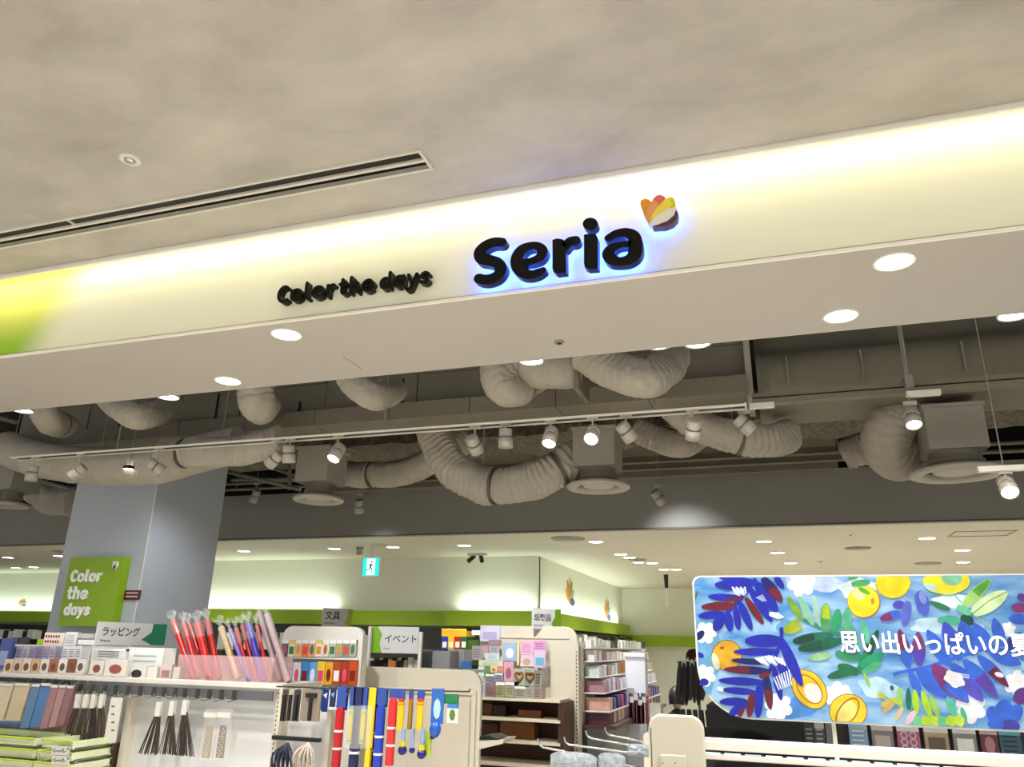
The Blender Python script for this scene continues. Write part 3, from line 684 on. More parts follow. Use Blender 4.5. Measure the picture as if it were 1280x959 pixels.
# access panel outline
A = atz(1192, 664, INC); B = atz(1265, 671, INC)
hp = thing('ceiling_hatch', A, 'thin rectangular access hatch outline in the inner ceiling at the right', 'hatch')
pm = mat('hatch_seam', '#a79f8d', .6)
for bx in ((1.80, 2.36, 8.90, 8.92), (1.80, 2.36, 9.28, 9.30), (1.80, 1.82, 8.90, 9.30), (2.34, 2.36, 8.90, 9.30)):
    MB().box(*bx, INC - .006, INC + .001).build('hatch_edge', pm, hp)
# exit sign
x0, x1, z0, z1 = rect(454, 697, 475, 721, 8.9)
t = thing('exit_sign', ((x0 + x1) / 2, 8.9, z0), 'turquoise emergency exit sign with white running figure hanging from the ceiling', 'exit sign')
MB().box(x0, x1, 8.88, 8.94, z0, z1).build('housing', white, t)
MB().box(x0 + .008, x1 - .008, 8.876, 8.879, z0 + .008, z1 - .008).build('sign_face', mat('exit_turquoise', '#10b8b0', .4, var=0, emit=1.1), t)
MB().box((x0 + x1) / 2 - .02, (x0 + x1) / 2 + .02, 8.9, 8.92, z1, INC).build('hanger', white, t)
pw = mat('exit_white', '#f4ffff', .4, var=0, emit=1.2); m = MB(); cx = (x0 + x1) / 2; cz = (z0 + z1) / 2
m.prism(rrect(cx - .055, cx + .06, z0 + .02, z1 - .02, .002, (0, 0, 0, 0)), 8.8745, 8.8755)
m.build('doorway_symbol', pw, t); m = MB()
for s in ([(.012, .062, .014), (.013, .062, .014)], [(.005, .035, .011), (-.005, -.005, .011)], [(-.005, -.005, .009), (.025, -.03, .008), (.02, -.06, .008)], [(-.005, -.005, .009), (-.025, -.035, .008), (-.05, -.045, .008)], [(.005, .03, .007), (.035, .01, .007)], [(.005, .03, .007), (-.03, .015, .007)]):
    stroke(m, [(cx + a, cz + b, r) for a, b, r in s], 8.873, 8.874, smooth=False)
m.build('running_figure', mat('exit_green', '#0a8f86', .4, var=0), t)

# petal marks on walls (flat decals)
def wall_petals(P, s, axis, label, hs=1.0):
    t = thing('wall_emblem', P, label, 'emblem')
    cols = ['#d8902a', '#d06048', '#b8a030', '#7a8a30', '#9a9a98', '#54506a']
    for k, cc in enumerate(cols):
        a0 = math.radians(150 - 30 * k); pts = []
        for j in range(9):
            q = j / 8 * math.pi; l = math.sin(q) * .16; d = .5 * (1 - math.cos(q))
            pts.append((d * math.cos(a0) - l * math.sin(a0), d * math.sin(a0) + l * math.cos(a0)))
        for j in range(7, 0, -1):
            q = j / 8 * math.pi; l = -math.sin(q) * .16; d = .5 * (1 - math.cos(q))
            pts.append((d * math.cos(a0) - l * math.sin(a0), d * math.sin(a0) + l * math.cos(a0)))
        m = MB(); e = .002 + .001 * k
        if axis == 'x': m.prismx([(P.y + a * s, P.z + b * s * hs) for a, b in pts], P.x, P.x + e)
        else: m.prism([(P.x + a * s, P.z + b * s * hs) for a, b in pts], P.y - e, P.y)
        m.build('petal', cmat(cc), t)['label'] = ('orange', 'coral', 'yellow', 'olive', 'grey', 'plum')[k] + ' petal'
P = atx(712, 752, -3.099); wall_petals(P, .32, 'x', 'larger nearer petal mark on the side wall above the green band', 1.15)
P = atx(759, 772, -3.099); wall_petals(P, .32, 'x', 'farther petal mark on the side wall near the back corner', 1.15)
P = at(27, 757, 12.04); wall_petals(P, .12, 'y', 'tiny petal mark on the wall left of the pillar')
#PART2
# ================================================================== PILLAR SIGN
gx0 = at(81, 740, 5.42).x; gx1 = at(148, 740, 5.42).x; gz0 = at(106, 783, 5.42).z; gz1 = at(120, 697, 5.42).z
gs = thing('pillar_sign', ((gx0 + gx1) / 2, 5.42, gz0), 'lime green box sign with white tagline mounted on the pillar', 'sign')
MB().box(gx0, gx1, 5.41, 5.5, gz0, gz1).build('sign_box', mat('lime_box', '#86a80e', .45, var=.03), gs)
sw = mat('sign_white', '#f6f6f0', .5, var=0)
yy = 5.398
w_ = (gx1 - gx0)
for wd, fx, fz, fw in (('Color', .10, .645, .56), ('the', .10, .39, .36), ('days', .10, .16, .46)):
    tot = sum(GLY[c][0] for c in wd) + .24 * (len(wd) - 1); xh = fw * w_ / tot
    for ch, mb in word(wd, gx0 + fx * w_, gz0 + fz * (gz1 - gz0), xh, .0115, yy, 5.41): mb.build('letter', sw, gs)
m = MB(); cx = gx0 + .88 * w_; cz = gz0 + .87 * (gz1 - gz0)
for k in range(-2, 3): stroke(m, [(cx, cz - .03, .006), (cx + k * .010, cz, .008), (cx + k * .009, cz + .03, .006)], yy, 5.41, 4)
m.build('petal_mark', sw, gs)
a = at(156, 744, 5.49); b = at(175, 744, 5.49)
rn = thing('fire_notice', a, 'small dark red notice plate on the pillar right of the lime sign', 'notice')
MB().box(a.x, b.x, 5.485, 5.499, at(160, 750, 5.49).z, at(160, 738, 5.49).z).build('plate', cmat('#5a1418'), rn)
m = MB()
for k in range(2): m.box(a.x + .02, b.x - .02, 5.482, 5.485, a.z - .018 + k * .03, a.z - .008 + k * .03)
m.build('print_lines', cmat('#d8c8c0'), rn)

# ================================================================== SHELVES AND GOODS, LEFT RUN
rnd = random.Random(3)
YA = 4.40
def pbox(x0, y0, x1, y1, Y, d, m_=None):
    X0, X1, Z0, Z1 = rect(x0, y0, x1, y1, Y); return (m_ or MB()).box(X0, X1, Y, Y + d, Z0, Z1)
xl = at(-130, 850, YA).x; xm = at(93, 850, YA).x; xp = at(151, 900, YA).x; xr = at(350, 857, YA).x; ZT = 1.345
gA = thing('display_gondola', (xr, YA, 0), 'long white slotted-post gondola with plain back panel at the left, wrapping goods on it', 'display shelf')
MB().box(xl, xr, YA, YA + .45, ZT - .03, ZT).build('top_shelf', white, gA, .003)
MB().box(xl, xr, YA + .1, YA + .14, .1, ZT - .03).build('back_panel', mat('panel_white', '#dfe0e2', .5, var=.02), gA)
MB().box(xl, xr, YA - .02, YA + .45, 0, .1).build('base', white, gA)
for x in (xl, xm - .3, xp, xr - .035):
    MB().box(x, x + .035, YA + .03, YA + .1, .1, ZT - .03).build('post', cream, gA)
m = MB()
for k in range(34): m.box(xr - .024, xr - .016, YA + .028, YA + .031, .45 + k * .026, .45 + k * .026 + .014)
sl = m.build('post_slots', dark, gA); sl['kind'] = 'stuff'
MB().box(xm, xr - .04, YA - .012, YA + .002, ZT - .10, ZT - .045).build('hook_bar', mat('bar_grey', '#5d6064', .5), gA)
MB().box(xl, xm - .02, YA - .03, YA - .01, ZT - .055, ZT - .03).build('hook_bar', dark, gA)
MB().box(xl, xm, YA - .03, YA + .2, ZT - .36, ZT - .35).build('wire_shelf', clear, gA)
rx0 = at(8, 830, YA + .12).x; rx1 = at(106, 830, YA + .12).x; rx2 = at(205, 830, YA + .12).x
MB().box(rx0, rx1, YA + .115, YA + .22, ZT, at(60, 824, YA + .12).z - .001).build('riser_step', white, gA)
MB().box(rx0 - .1, rx2, YA + .221, YA + .32, ZT, at(80, 807, YA + .22).z - .001).build('riser_step', white, gA)
# hooks on bar
for px in (103, 118, 133, 147, 163, 178, 195, 208, 222, 234, 250, 265, 280, 296):
    p = at(px, 866, YA - .02); t = thing('price_hook', p, 'wire hook with clear price holder on the grey hook bar', 'hook', 'wire hooks on the grey bar of the left gondola')
    MB().box(p.x - .02, p.x + .006, YA - .04, YA - .032, ZT - .10, ZT - .045).build('price_holder', mat('holder', '#3a3128' if px < 245 else '#6c6f73', .3), t)
    MB().tube([(p.x, YA - .012, ZT - .10), (p.x, YA - .09, ZT - .11), (p.x, YA - .12, ZT - .10), (p.x, YA - .13, ZT - .08)], [.003] * 4, 6).build('wire', chrome, t)
# wire / stick bundles with white headers
def bundle(px, yt, yb, wpx, colr, label, group=None, lean=0, Y=YA - .08, n=34):
    p = at(px, yt, Y); q = at(px + lean, yb, Y); w = wpx / 1009 * 4.5 / 2
    t = thing('stick_bundle', p, label, 'stick bundle', group)
    MB().box(p.x - .018, p.x + .018, Y - .012, Y + .012, p.z - .055, p.z + .03).build('paper_header', white, t)
    m = MB()
    for k in range(n):
        f = (k / (n - 1) * 2 - 1); r = rnd.uniform(-.6, .6)
        m.tube([(p.x + f * .014, Y + r * .012, p.z - .03), (q.x + f * w, Y + r * .03, q.z + rnd.uniform(0, .012))], [.003, .003], 4, True, False)
    o = m.build('sticks', cmat(colr), t); o['kind'] = 'stuff'
    MB().tube([p, p + Vector((0, 0, .05))], [.002, .002], 5).build('hang_wire', chrome, t)
    return t
G1 = 'dark stick bundles hanging in front of the white panel'
bundle(199, 884, 944, 30, '#3a3029', 'leftmost fanned dark stick bundle in front of the white panel', None, -14)
bundle(216, 883, 944, 28, '#40362e', 'middle fanned dark stick bundle in front of the white panel', None, -6)
bundle(232, 882, 946, 30, '#3a3029', 'rightmost fanned dark stick bundle in front of the white panel', None, -2)
for k, px in enumerate((98, 108, 118, 128)):
    bundle(px, 874, 927, 18, ('#3c2c20', '#4a3a2c', '#2f241c', '#453427')[k], 'brown-tipped stick bundle hanging left of the gondola post', 'brown-tipped stick bundles', -12 + 3 * k, n=26)
p = at(140, 900, YA - .09)
cd = thing('label_card', p, 'tall white printed card beside the brown-tipped bundles', 'card')
pbox(134, 872, 148, 929, YA - .1, .01).build('card', white, cd)
m = MB()
for k in range(4): q = at(141, 883 + k * 10, YA - .102); m.box(q.x - .012, q.x + .012, YA - .102, YA - .1, q.z - .004, q.z + .004)
m.build('print', cmat('#555555'), cd)
# twine bags
for k, (a, b) in enumerate(((253, 268), (269, 286))):
    x0, x1, z0, z1 = rect(a, 886, b, 951, YA - .09)
    t = thing('twine_bag', ((x0 + x1) / 2, YA - .09, z0), ('left clear bag of beige twine near the right of the white panel', 'right clear bag of grey-brown twine near the right of the white panel')[k], 'bag')
    MB().box(x0, x1, YA - .10, YA - .07, z0, z1).build('clear_bag', cloudy, t, .006)
    m = MB()
    for j in range(7): m.tube(spline([((x0 + x1) / 2 + .026 * math.sin(q * .9 + j), YA - .085 + .008 * math.cos(q + j), z0 + .012 + q * .026) for q in range(8)], .02), [.0035] * len(spline([((x0 + x1) / 2 + .026 * math.sin(q * .9 + j), YA - .085 + .008 * math.cos(q + j), z0 + .012 + q * .026) for q in range(8)], .02)), 5)
    o = m.build('twine', cmat(('#b39f7e', '#8c7c66')[k]), t); o['kind'] = 'stuff'
    MB().box(x0, x1, YA - .103, YA - .10, z1 - .05, z1 - .02).build('header_card', white, t)
# bags at the far left
for px0, px1, yt, yb, cc, lb, g in ((-30, -8, 855, 900, '#c8b79c', 'beige paper gift bag', 1), (-8, 12, 855, 901, '#cdbda3', 'beige paper gift bag', 1), (14, 33, 855, 902, '#c2b196', 'beige paper gift bag', 1),
                               (34, 45, 856, 911, '#5b7ba3', 'denim-blue gift bag', 2), (46, 59, 855, 910, '#4b74a6', 'denim-blue gift bag', 2),
                               (58, 68, 857, 912, '#9a7078', 'dusty pink gift bag', 3), (69, 78, 857, 910, '#a57f82', 'dusty pink gift bag', 3), (79, 88, 858, 908, '#8a6468', 'dusty pink gift bag', 3)):
    x0, x1, z0, z1 = rect(px0, yt, px1, yb, YA - .1)
    t = thing('gift_bag', ((x0 + x1) / 2, YA - .1, z0), ('leftmost ', 'middle ', 'right-hand ')[{-30: 0, -8: 1, 14: 2, 34: 0, 46: 2, 58: 0, 69: 1, 79: 2}[px0]] + lb + ' hanging at the lower left', 'gift bag', 'gift bags hanging at the lower left')
    m = MB(); w = (x1 - x0)
    m.add([(x0, YA - .1, z1), (x1, YA - .1, z1), (x1 + .003, YA - .13, z0 + .01), (x0 + w * .1, YA - .13, z0), (x0, YA - .09, z1), (x1, YA - .09, z1), (x1 + .003, YA - .08, z0 + .01), (x0 + w * .1, YA - .08, z0)],
          [(0, 1, 2, 3), (4, 7, 6, 5), (0, 4, 5, 1), (3, 2, 6, 7), (0, 3, 7, 4), (1, 5, 6, 2)])
    m.build('bag_body', mat('paper_' + cc[1:], cc, .6, var=.1, scale=12), t)
    MB().box(x0 + .005, x1 - .005, YA - .105, YA - .085, z1 - .012, z1 + .004).build('hang_header', white, t)
    MB().tube([((x0 + x1) / 2, YA - .09, z1), ((x0 + x1) / 2, YA - .02, z1 + .04)], [.002, .002], 5).build('hang_wire', chrome, t)
# second, lower rank behind
for k, (a, b, cc) in enumerate(((-10, 38, '#5f7f9f'), (40, 80, '#a08478'), (-10, 20, '#9c9a98'))):
    x0, x1, z0, z1 = rect(a, 903 + (6 if k == 2 else 0), b, 924, YA + .02)
    tag(MB().box(x0, x1, YA + .0, YA + .08, z0, z1).build('folded_bag_stack', mat('fold_' + cc[1:], cc, .6, var=.2, scale=20)), ('folded blue bags lying under the beige gift bags', 'folded tan bags lying under the pink gift bags', 'folded grey bags at the left edge above the lime trays')[k], 'bag stack')
# lime trays
for k in range(3):
    zz = at(60, 955 - k * 14, YA - .2).z; xx0 = at(-60, 940, YA - .2).x; xx1 = at(118, 940, YA - .2).x
    t = thing('lime_tray', ((xx0 + xx1) / 2, YA - .2, zz), ('lowest lime and white tray of the stack at the bottom left corner', 'middle lime and white tray of the stack at the bottom left corner', 'topmost lime and white tray of the stack at the bottom left corner')[k], 'tray')
    o = .018 * k
    for sx0, sx1, nm in ((xx0, at(70, 940, YA - .2).x, 'left_tray'), (at(72, 940, YA - .2).x, xx1, 'right_tray')):
        m = MB(); hh = .035
        m.box(sx0 + o, sx1 - o * .5, YA - .34, YA - .06, zz - .012, zz - .004)
        m.add([(sx0 + o, YA - .35, zz), (sx1 - o * .5, YA - .35, zz), (sx1 - o * .5, YA - .37, zz + hh), (sx0 + o, YA - .37, zz + hh)], [(0, 1, 2, 3)])
        m.box(sx0 + o, sx1 - o * .5, YA - .06, YA - .05, zz, zz + hh).box(sx0 + o, sx0 + o + .01, YA - .36, YA - .05, zz - .01, zz + hh).box(sx1 - o * .5 - .01, sx1 - o * .5, YA - .36, YA - .05, zz - .01, zz + hh)
        m.build(nm, mat('tray_pale', '#dfe6c0', .5, var=.04), t)
        MB().tube([(sx0 + o, YA - .37, zz + hh), (sx1 - o * .5, YA - .37, zz + hh)], [.006, .006], 8).build('lime_rim', mat('rim_lime', '#b9d52a', .4), t)
        MB().tube([(sx0 + o, YA - .05, zz + hh), (sx1 - o * .5, YA - .05, zz + hh)], [.005, .005], 8).build('lime_rim', mat('rim_lime', '#b9d52a', .4), t)
for k, py in enumerate((939, 951)):
    x0, x1, z0, z1 = rect(65, py - 6, 87, py + 5, YA - .39)
    t = thing('tray_tag', (x0, YA - .39, z0), ('upper handwritten white tag on the lime trays', 'lower handwritten white tag on the lime trays')[k], 'tag')
    MB().box(x0, x1, YA - .392, YA - .388, z0, z1).build('card', white, t)
    m = MB(); W_ = (x1 - x0)
    stroke(m, [(x0 + W_ * a, z0 + (z1 - z0) * b, .0022) for a, b in ((.2, .65), (.1, .45), (.2, .3), (.35, .5), (.4, .35), (.5, .55), (.55, .35), (.65, .75), (.68, .35), (.8, .5))], YA - .3925, YA - .392, 3)
    stroke(m, [(x0 + W_ * a, z0 + (z1 - z0) * b, .002) for a, b in ((.85, .8), (.92, .9), (.95, .75), (.88, .62))], YA - .3925, YA - .392, 3)
    m.build('script', dark, t)
tag(pbox(120, 930, 138, 968, YA - .02, .1).build('brown_box', cmat('#3a241c')), 'dark brown box on the rack right of the lime trays', 'box')
# goods standing on the top shelf of the left run
def card(px0, y0, px1, y1, Y, cc, label, group=None, name='boxed_item', cat='packaged item', d=.03, ink=None, inkc='#7a4a30', top=None, tilt=0):
    x0, x1, z0, z1 = rect(px0, y0, px1, y1, Y)
    t = thing(name, ((x0 + x1) / 2, Y, z0), label, cat, group)
    MB().box(x0, x1, Y, Y + d, z0, z1).build('pack', mat('pack_' + cc[1:], cc, .35, var=.06, scale=25), t)
    W_ = x1 - x0; H_ = z1 - z0
    if ink == 'figure':
        MB().prism([(x0 + W_ * (.5 + .3 * math.cos(q * .785)), z0 + H_ * (.42 + .3 * math.sin(q * .785))) for q in range(8)][::-1], Y - .002, Y).build('picture', cmat(inkc), t)
    elif ink == 'block':
        MB().box(x0 + W_ * .15, x1 - W_ * .15, Y - .002, Y, z0 + H_ * .15, z0 + H_ * .6).build('picture', cmat(inkc), t)
    elif ink == 'lines':
        m = MB()
        for k in range(4): m.box(x0 + W_ * .15, x1 - W_ * .2, Y - .002, Y, z0 + H_ * (.2 + .17 * k), z0 + H_ * (.25 + .17 * k))
        m.build('print_lines', cmat(inkc), t)
    elif ink == 'dots':
        m = MB()
        for r in range(2):
            for k in range(6):
                cx = x0 + W_ * (.1 + .125 * k); cz = z0 + H_ * (.3 + .4 * r)
                m.prism([(cx + W_ * .045 * math.cos(q * 1.047), cz + H_ * .12 * math.sin(q * 1.047)) for q in range(6)][::-1], Y - .002, Y)
        m.build('picture', cmat(inkc), t)
    if top: MB().box(x0, x1, Y - .003, Y + d + .001, z1 - H_ * .22, z1).build('header', cmat(top), t)
    return t
fc = ['#d8c2a4', '#cdb9a8', '#d9cab6', '#c9a877', '#d6d8da', '#a8603c', '#dfe3e6', '#8e4a34', '#dcdcdc']
for k in range(9):
    a = 5 + k * 11.3
    card(a, 824, a + 10.5, 841, YA + .02, fc[k], 'small boxed ornament with a brown picture in the front row of the top shelf', 'ornament boxes in the front row', ink='figure', inkc='#6a4a30')
for k in range(11):
    a = 12 + k * 8.2
    card(a, 808, a + 7.4, 824, YA + .12, ('#8a7fa6', '#a79fb6', '#b8b4c4', '#9a94b0')[k % 4] if k < 8 else '#e2e2e6', 'slim lavender and white boxed card behind the ornament boxes', 'lavender boxed cards', ink='lines', inkc='#5a4a70', d=.08)
card(-2, 798, 12, 838, YA + .06, '#3c4f8c', 'dark blue patterned box at the left edge of the top shelf', ink='block', inkc='#8a98c4')
card(13, 797, 22, 809, YA + .225, '#4a3f72', 'small violet box behind the lavender cards'); card(24, 797, 33, 809, YA + .225, '#3a2c3c', 'small black plum box behind the lavender cards')
card(46, 799, 54, 808, YA + .225, '#9ec82a', 'lime green round pack behind the lavender cards'); card(55, 791, 80, 807, YA + .225, '#f0e6da', 'white card with rows of red dots at the back of the shelf', ink='dots', inkc='#a02820')
card(81, 790, 96, 807, YA + .225, '#ecebe8', 'white sachet pack right of the red-dotted card', ink='lines', inkc='#b0b0c0')
card(97, 800, 118, 806, YA + .225, '#f0f0f0', 'flat white box under the wrapping sign', d=.1); card(97, 792, 117, 798, YA + .22, '#b8b8b8', 'flat grey box behind the wrapping sign pole', d=.1)
card(113, 826, 129, 843, YA + .02, '#dcd8d0', 'boxed photo ornament left under the wrapping sign', ink='figure', inkc='#8a4238'); card(131, 825, 158, 845, YA + .02, '#e2ddd6', 'wider boxed ornament with two figures under the wrapping sign', ink='figure', inkc='#9a4f48')
card(117, 811, 157, 824, YA + .14, '#e9eaee', 'white card box with a dark lower edge under the wrapping sign', top='#ffffff', ink='lines', inkc='#333344')
card(159, 810, 203, 848, YA + .16, '#eceeee', 'white printed notice sheet behind the top shelf goods', name='notice_sheet', cat='notice', d=.004, ink='lines', inkc='#b6bcc0')
card(160, 832, 182, 850, YA + .08, '#e4e4e2', 'clear-fronted pack with black star print', ink='figure', inkc='#2a2a2a'); card(184, 834, 196, 850, YA + .08, '#e6e2de', 'narrow white pack beside the star print pack')
card(200, 830, 214, 850, YA + .06, '#d4c4c0', 'small pink-grey framed pack by the wrapping roll bin', ink='block', inkc='#a07a7a'); card(216, 834, 224, 852, YA + .06, '#cfcac0', 'tiny beige pack touching the wrapping roll bin')
# wrapping sign on a pole, turned a little
def board_sign(PA, PB, z0, z1, txt, sub, label, gcol, gfrac, tsize, toff=.012, side=1, tx=.05, pole=None, down=.30):
    d = (PB - PA); d.z = 0; w = d.length; ang = math.atan2(d.y, d.x)
    t = thing('category_sign', (PA.x, PA.y, z0), label, 'sign'); t.rotation_euler.z = ang
    def loc(mb, nm, m_):
        o = mb.build(nm, m_); o.parent = t; return o
    h = z1 - z0
    loc(MB().box(0, w, -.004, .004, 0, h), 'board', mat('sign_board', '#d9dadc', .4, var=.02))
    if side > 0: poly = [(w * (1 - gfrac * .55), 0), (w, 0), (w, h), (w * (1 - gfrac * .6), h), (w * (1 - gfrac * .62), h * .6), (w * (1 - gfrac), h * .25)]
    else: poly = [(0, 0), (w * gfrac, 0), (w * gfrac * .8, h * .35), (w * gfrac * .95, h * .7), (w * gfrac * .6, h), (0, h)]
    loc(MB().prism(poly, -.0052, -.004), 'colour_field', cmat(gcol))
    if pole: loc(MB().cyl((w * pole, .008, -down), (w * pole, .008, h), .005, n=8), 'pole', white)
    me = text_mesh(txt, tsize, .0004, toff); me.materials.append(mat('sign_ink', '#1c1c1e', .6, var=0))
    o = bpy.data.objects.new('lettering', me); COL.objects.link(o); o.parent = t; o.location = (tx * w, -.005, h * .42); o.rotation_euler = (math.pi / 2, 0, 0)
    if sub:
        me = text_mesh(sub, tsize * .32, .0003, .0); me.materials.append(MATS['sign_ink'])
        o = bpy.data.objects.new('small_lettering', me); COL.objects.link(o); o.parent = t; o.location = (tx * w, -.005, h * .14); o.rotation_euler = (math.pi / 2, 0, 0)
    return t
PA = at(120, 792, 4.42); PB = at(206, 798, 5.05)
board_sign(PA, PB, at(120, 806, 4.42).z, at(120, 777, 4.42).z, 'ラッピング', 'Wrapping', 'grey wrapping section sign with a dark green wave above the left gondola', '#13795a', .36, .068, .012, 1, .06, pole=.02)
PA = at(403, 770, 6.6); PB = at(440, 772, 6.9)
board_sign(PA, PB, at(403, 783, 6.6).z, at(403, 760, 6.6).z, '文具', 'Stationery', 'small stationery section sign with a faint lime corner above the packet display', '#a9c43a', .25, .085, .012, 1, .08, pole=.5, down=at(403, 783, 6.6).z - .01)
PA = at(461, 800, 6.1); PB = at(523, 803, 6.2)
board_sign(PA, PB, at(461, 816, 6.1).z, at(461, 783, 6.1).z, 'イベント', 'Event', 'event section sign with a lime left side above the arched end panel', '#7fb522', .28, .072, .012, -1, .31)
PA = at(665, 775, 7.9); PB = at(701, 777, 8.2)
board_sign(PA, PB, at(665, 786, 7.9).z, at(665, 760, 7.9).z, '紙製品', 'Paper goods', 'small paper goods sign with a green wave above the card display', '#6d9a1c', .35, .075, .012, 1, .06)

# bin of wrapping rolls
x0, x1, z0, z1 = rect(222, 820, 342, 856, YA + .1)
bn = thing('roll_bin', ((x0 + x1) / 2, YA + .1, ZT), 'pinkish clear bin standing on the top shelf holding wrapping rolls', 'bin')
pk = mat('pink_clear', '#ecc4c8', .15, var=0, alpha=.3)
MB().box(x0, x1, YA + .09, YA + .094, ZT, z1).build('front_wall', pk, bn); MB().box(x0, x1, YA + .30, YA + .304, ZT, z1).build('back_wall', pk, bn)
MB().box(x0, x0 + .004, YA + .094, YA + .30, ZT, z1).build('side_wall', pk, bn); MB().box(x1 - .004, x1, YA + .094, YA + .30, ZT, z1).build('side_wall', pk, bn)
MB().box(x0, x1, YA + .09, YA + .304, ZT, ZT + .004).build('bottom', pk, bn)
cel = mat('cellophane', '#f2f4f6', .15, var=0, alpha=.17)
def roll(c0, c1, w, cc, label, dy=0, wrap=True, group=None):
    a = at(130 + c0[0] / 4.267, 740 + c0[1] / 4.267, YA + .18 + dy); b = at(130 + c1[0] / 4.267, 740 + c1[1] / 4.267, YA + .14 + dy)
    d = (a - b); k = (b.z - ZT - .008) / d.z; b = b - d * k; r = w / 4.267 / 2 / 1009 * 4.6
    t = thing('wrapping_roll', b, label, 'wrapping roll', group)
    MB().tube([b, b + (a - b) * .5, a], [r] * 3, 14).build('paper_roll', mat('roll_' + cc[1:], cc, .3, var=.08, scale=20), t)
    u = (a - b).normalized(); MB().cyl(a, a + u * .001, r * .6, n=12).build('roll_core', cmat('#7a2020' if cc.startswith('#b') or cc.startswith('#c') else cc), t)
    if wrap:
        m = MB(); n = 12; vs = []; fs = []
        for j, (h, rr) in enumerate(((-.12, 1.08), (0, 1.1), (.015, .5), (.05, 1.2), (.075, 1.5))):
            for q in range(n):
                an = q * 2 * math.pi / n; e = 1 + (.35 * math.sin(an * 3 + w) if j > 2 else 0)
                s_ = u.cross(Vector((0, 1, 0))).normalized(); v_ = u.cross(s_)
                vs.append(a + u * (h + (.015 * math.sin(an * 4 + w) if j > 3 else 0)) + (s_ * math.cos(an) + v_ * math.sin(an)) * r * rr * e)
        for j in range(4):
            for q in range(n): fs.append((j * n + q, j * n + (q + 1) % n, (j + 1) * n + (q + 1) % n, (j + 1) * n + q))
        m.add(vs, fs, False).build('cellophane_wrap', cel, t)
    return t
RL = [((370, 155), (430, 330), 40, '#b5201f', 'leftmost red wrapping roll leaning out of the bin'), ((425, 165), (470, 330), 34, '#c22a2a', 'second red wrapping roll from the left, wrapped in shiny film'),
      ((455, 175), (510, 340), 36, '#b81c1e', 'third red wrapping roll from the left'), ((500, 165), (540, 340), 48, '#bf2524', 'thickest red wrapping roll, fourth from the left'), ((552, 150), (590, 345), 38, '#b61a18', 'red wrapping roll left of the beige one'),
      ((625, 190), (720, 480), 42, '#c9b48a', 'beige patterned wrapping roll in the middle of the bin'), ((672, 200), (720, 330), 24, '#6f62b4', 'thin violet wrapping roll beside the beige one'), ((705, 195), (745, 350), 28, '#b0141c', 'thin red wrapping roll right of the thin violet one'),
      ((738, 180), (782, 350), 28, '#a81420', 'thin dark red wrapping roll left of the indigo one'), ((770, 165), (850, 480), 40, '#3a2fa8', 'indigo dotted wrapping roll'), ((815, 180), (880, 480), 22, '#c01c20', 'thin red wrapping roll right of the indigo one'),
      ((828, 110), (940, 480), 36, '#a28a92', 'taller mauve-grey wrapping roll, left of the pair at the bin end'), ((870, 120), (985, 480), 42, '#ab949b', 'taller mauve-grey wrapping roll at the right end of the bin')]
for k, (c0, c1, w, cc, lb) in enumerate(RL): roll(c0, c1, w, cc, lb, dy=(k % 3) * .045)

# ---------------------------------------------------------------- bay with tools and hanging toys
xs0 = xr + .002; xs1 = at(590, 862, YA).x; xq = at(408, 900, YA).x
gB = thing('toy_rack', (xs1, YA, 0), 'rack right of the wrapping gondola with a long thin rail of hanging toys', 'rack')
MB().box(xs0, xq, YA + .10, YA + .13, .1, ZT - .03).build('back_panel', MATS['panel_white'], gB)
MB().box(xq - .02, xq + .015, YA + .03, YA + .1, .1, at(408, 888, YA).z).build('post', cream, gB)
MB().cyl((xs0, YA - .04, ZT - .012), (xs1, YA - .04, ZT + .004), .0045, n=8).build('hanging_rail', mat('rail_dark', '#4a4640', .3, .6), gB)
MB().tube([(xs1, YA - .04, ZT + .004), (xs1 + .004, YA - .04, ZT + .02)], [.0045, .0045], 8).build('rail_tip', MATS['rail_dark'], gB)
MB().box(xs0, xq - .02, YA - .03, YA + .0, at(375, 926, YA).z, at(375, 921, YA).z).build('dark_crossbar', dark, gB)
MB().box(xs0, xs0 + .02, YA, YA + .45, 0, ZT).build('end_upright', cream, gB)
# tool cards
for k, (a, b, cc) in enumerate(((352, 358, '#4a3c30'), (360, 366, '#b0a69a'), (367, 374, '#3a3430'), (376, 400, '#8c8070'))):
    x0, x1, z0, z1 = rect(a, 862, b, 902, YA - .08)
    t = thing('tool_card', ((x0 + x1) / 2, YA - .08, z0), ('narrow brown tool pack at the left end of the toy rail', 'narrow pale tool pack on the toy rail', 'narrow black tool pack on the toy rail', 'hammer-shaped black tool on a tan card under the toy rail')[k], 'tool pack')
    MB().box(x0, x1, YA - .08, YA - .07, z0, z1).build('card', cmat(cc), t)
    m = MB(); cx = (x0 + x1) / 2 + (.005 if k == 3 else 0)
    m.box(cx - .009, cx + .009, YA - .095, YA - .08, z0 + .005, z1 - .03)
    if k == 3: m.box(cx - .035, cx + .035, YA - .098, YA - .08, z1 - .045, z1 - .02)
    m.build('tool', dark, t)
    MB().cyl((cx, YA - .075, z1), (cx, YA - .04, ZT - .01), .002, n=5).build('hook', chrome, t)
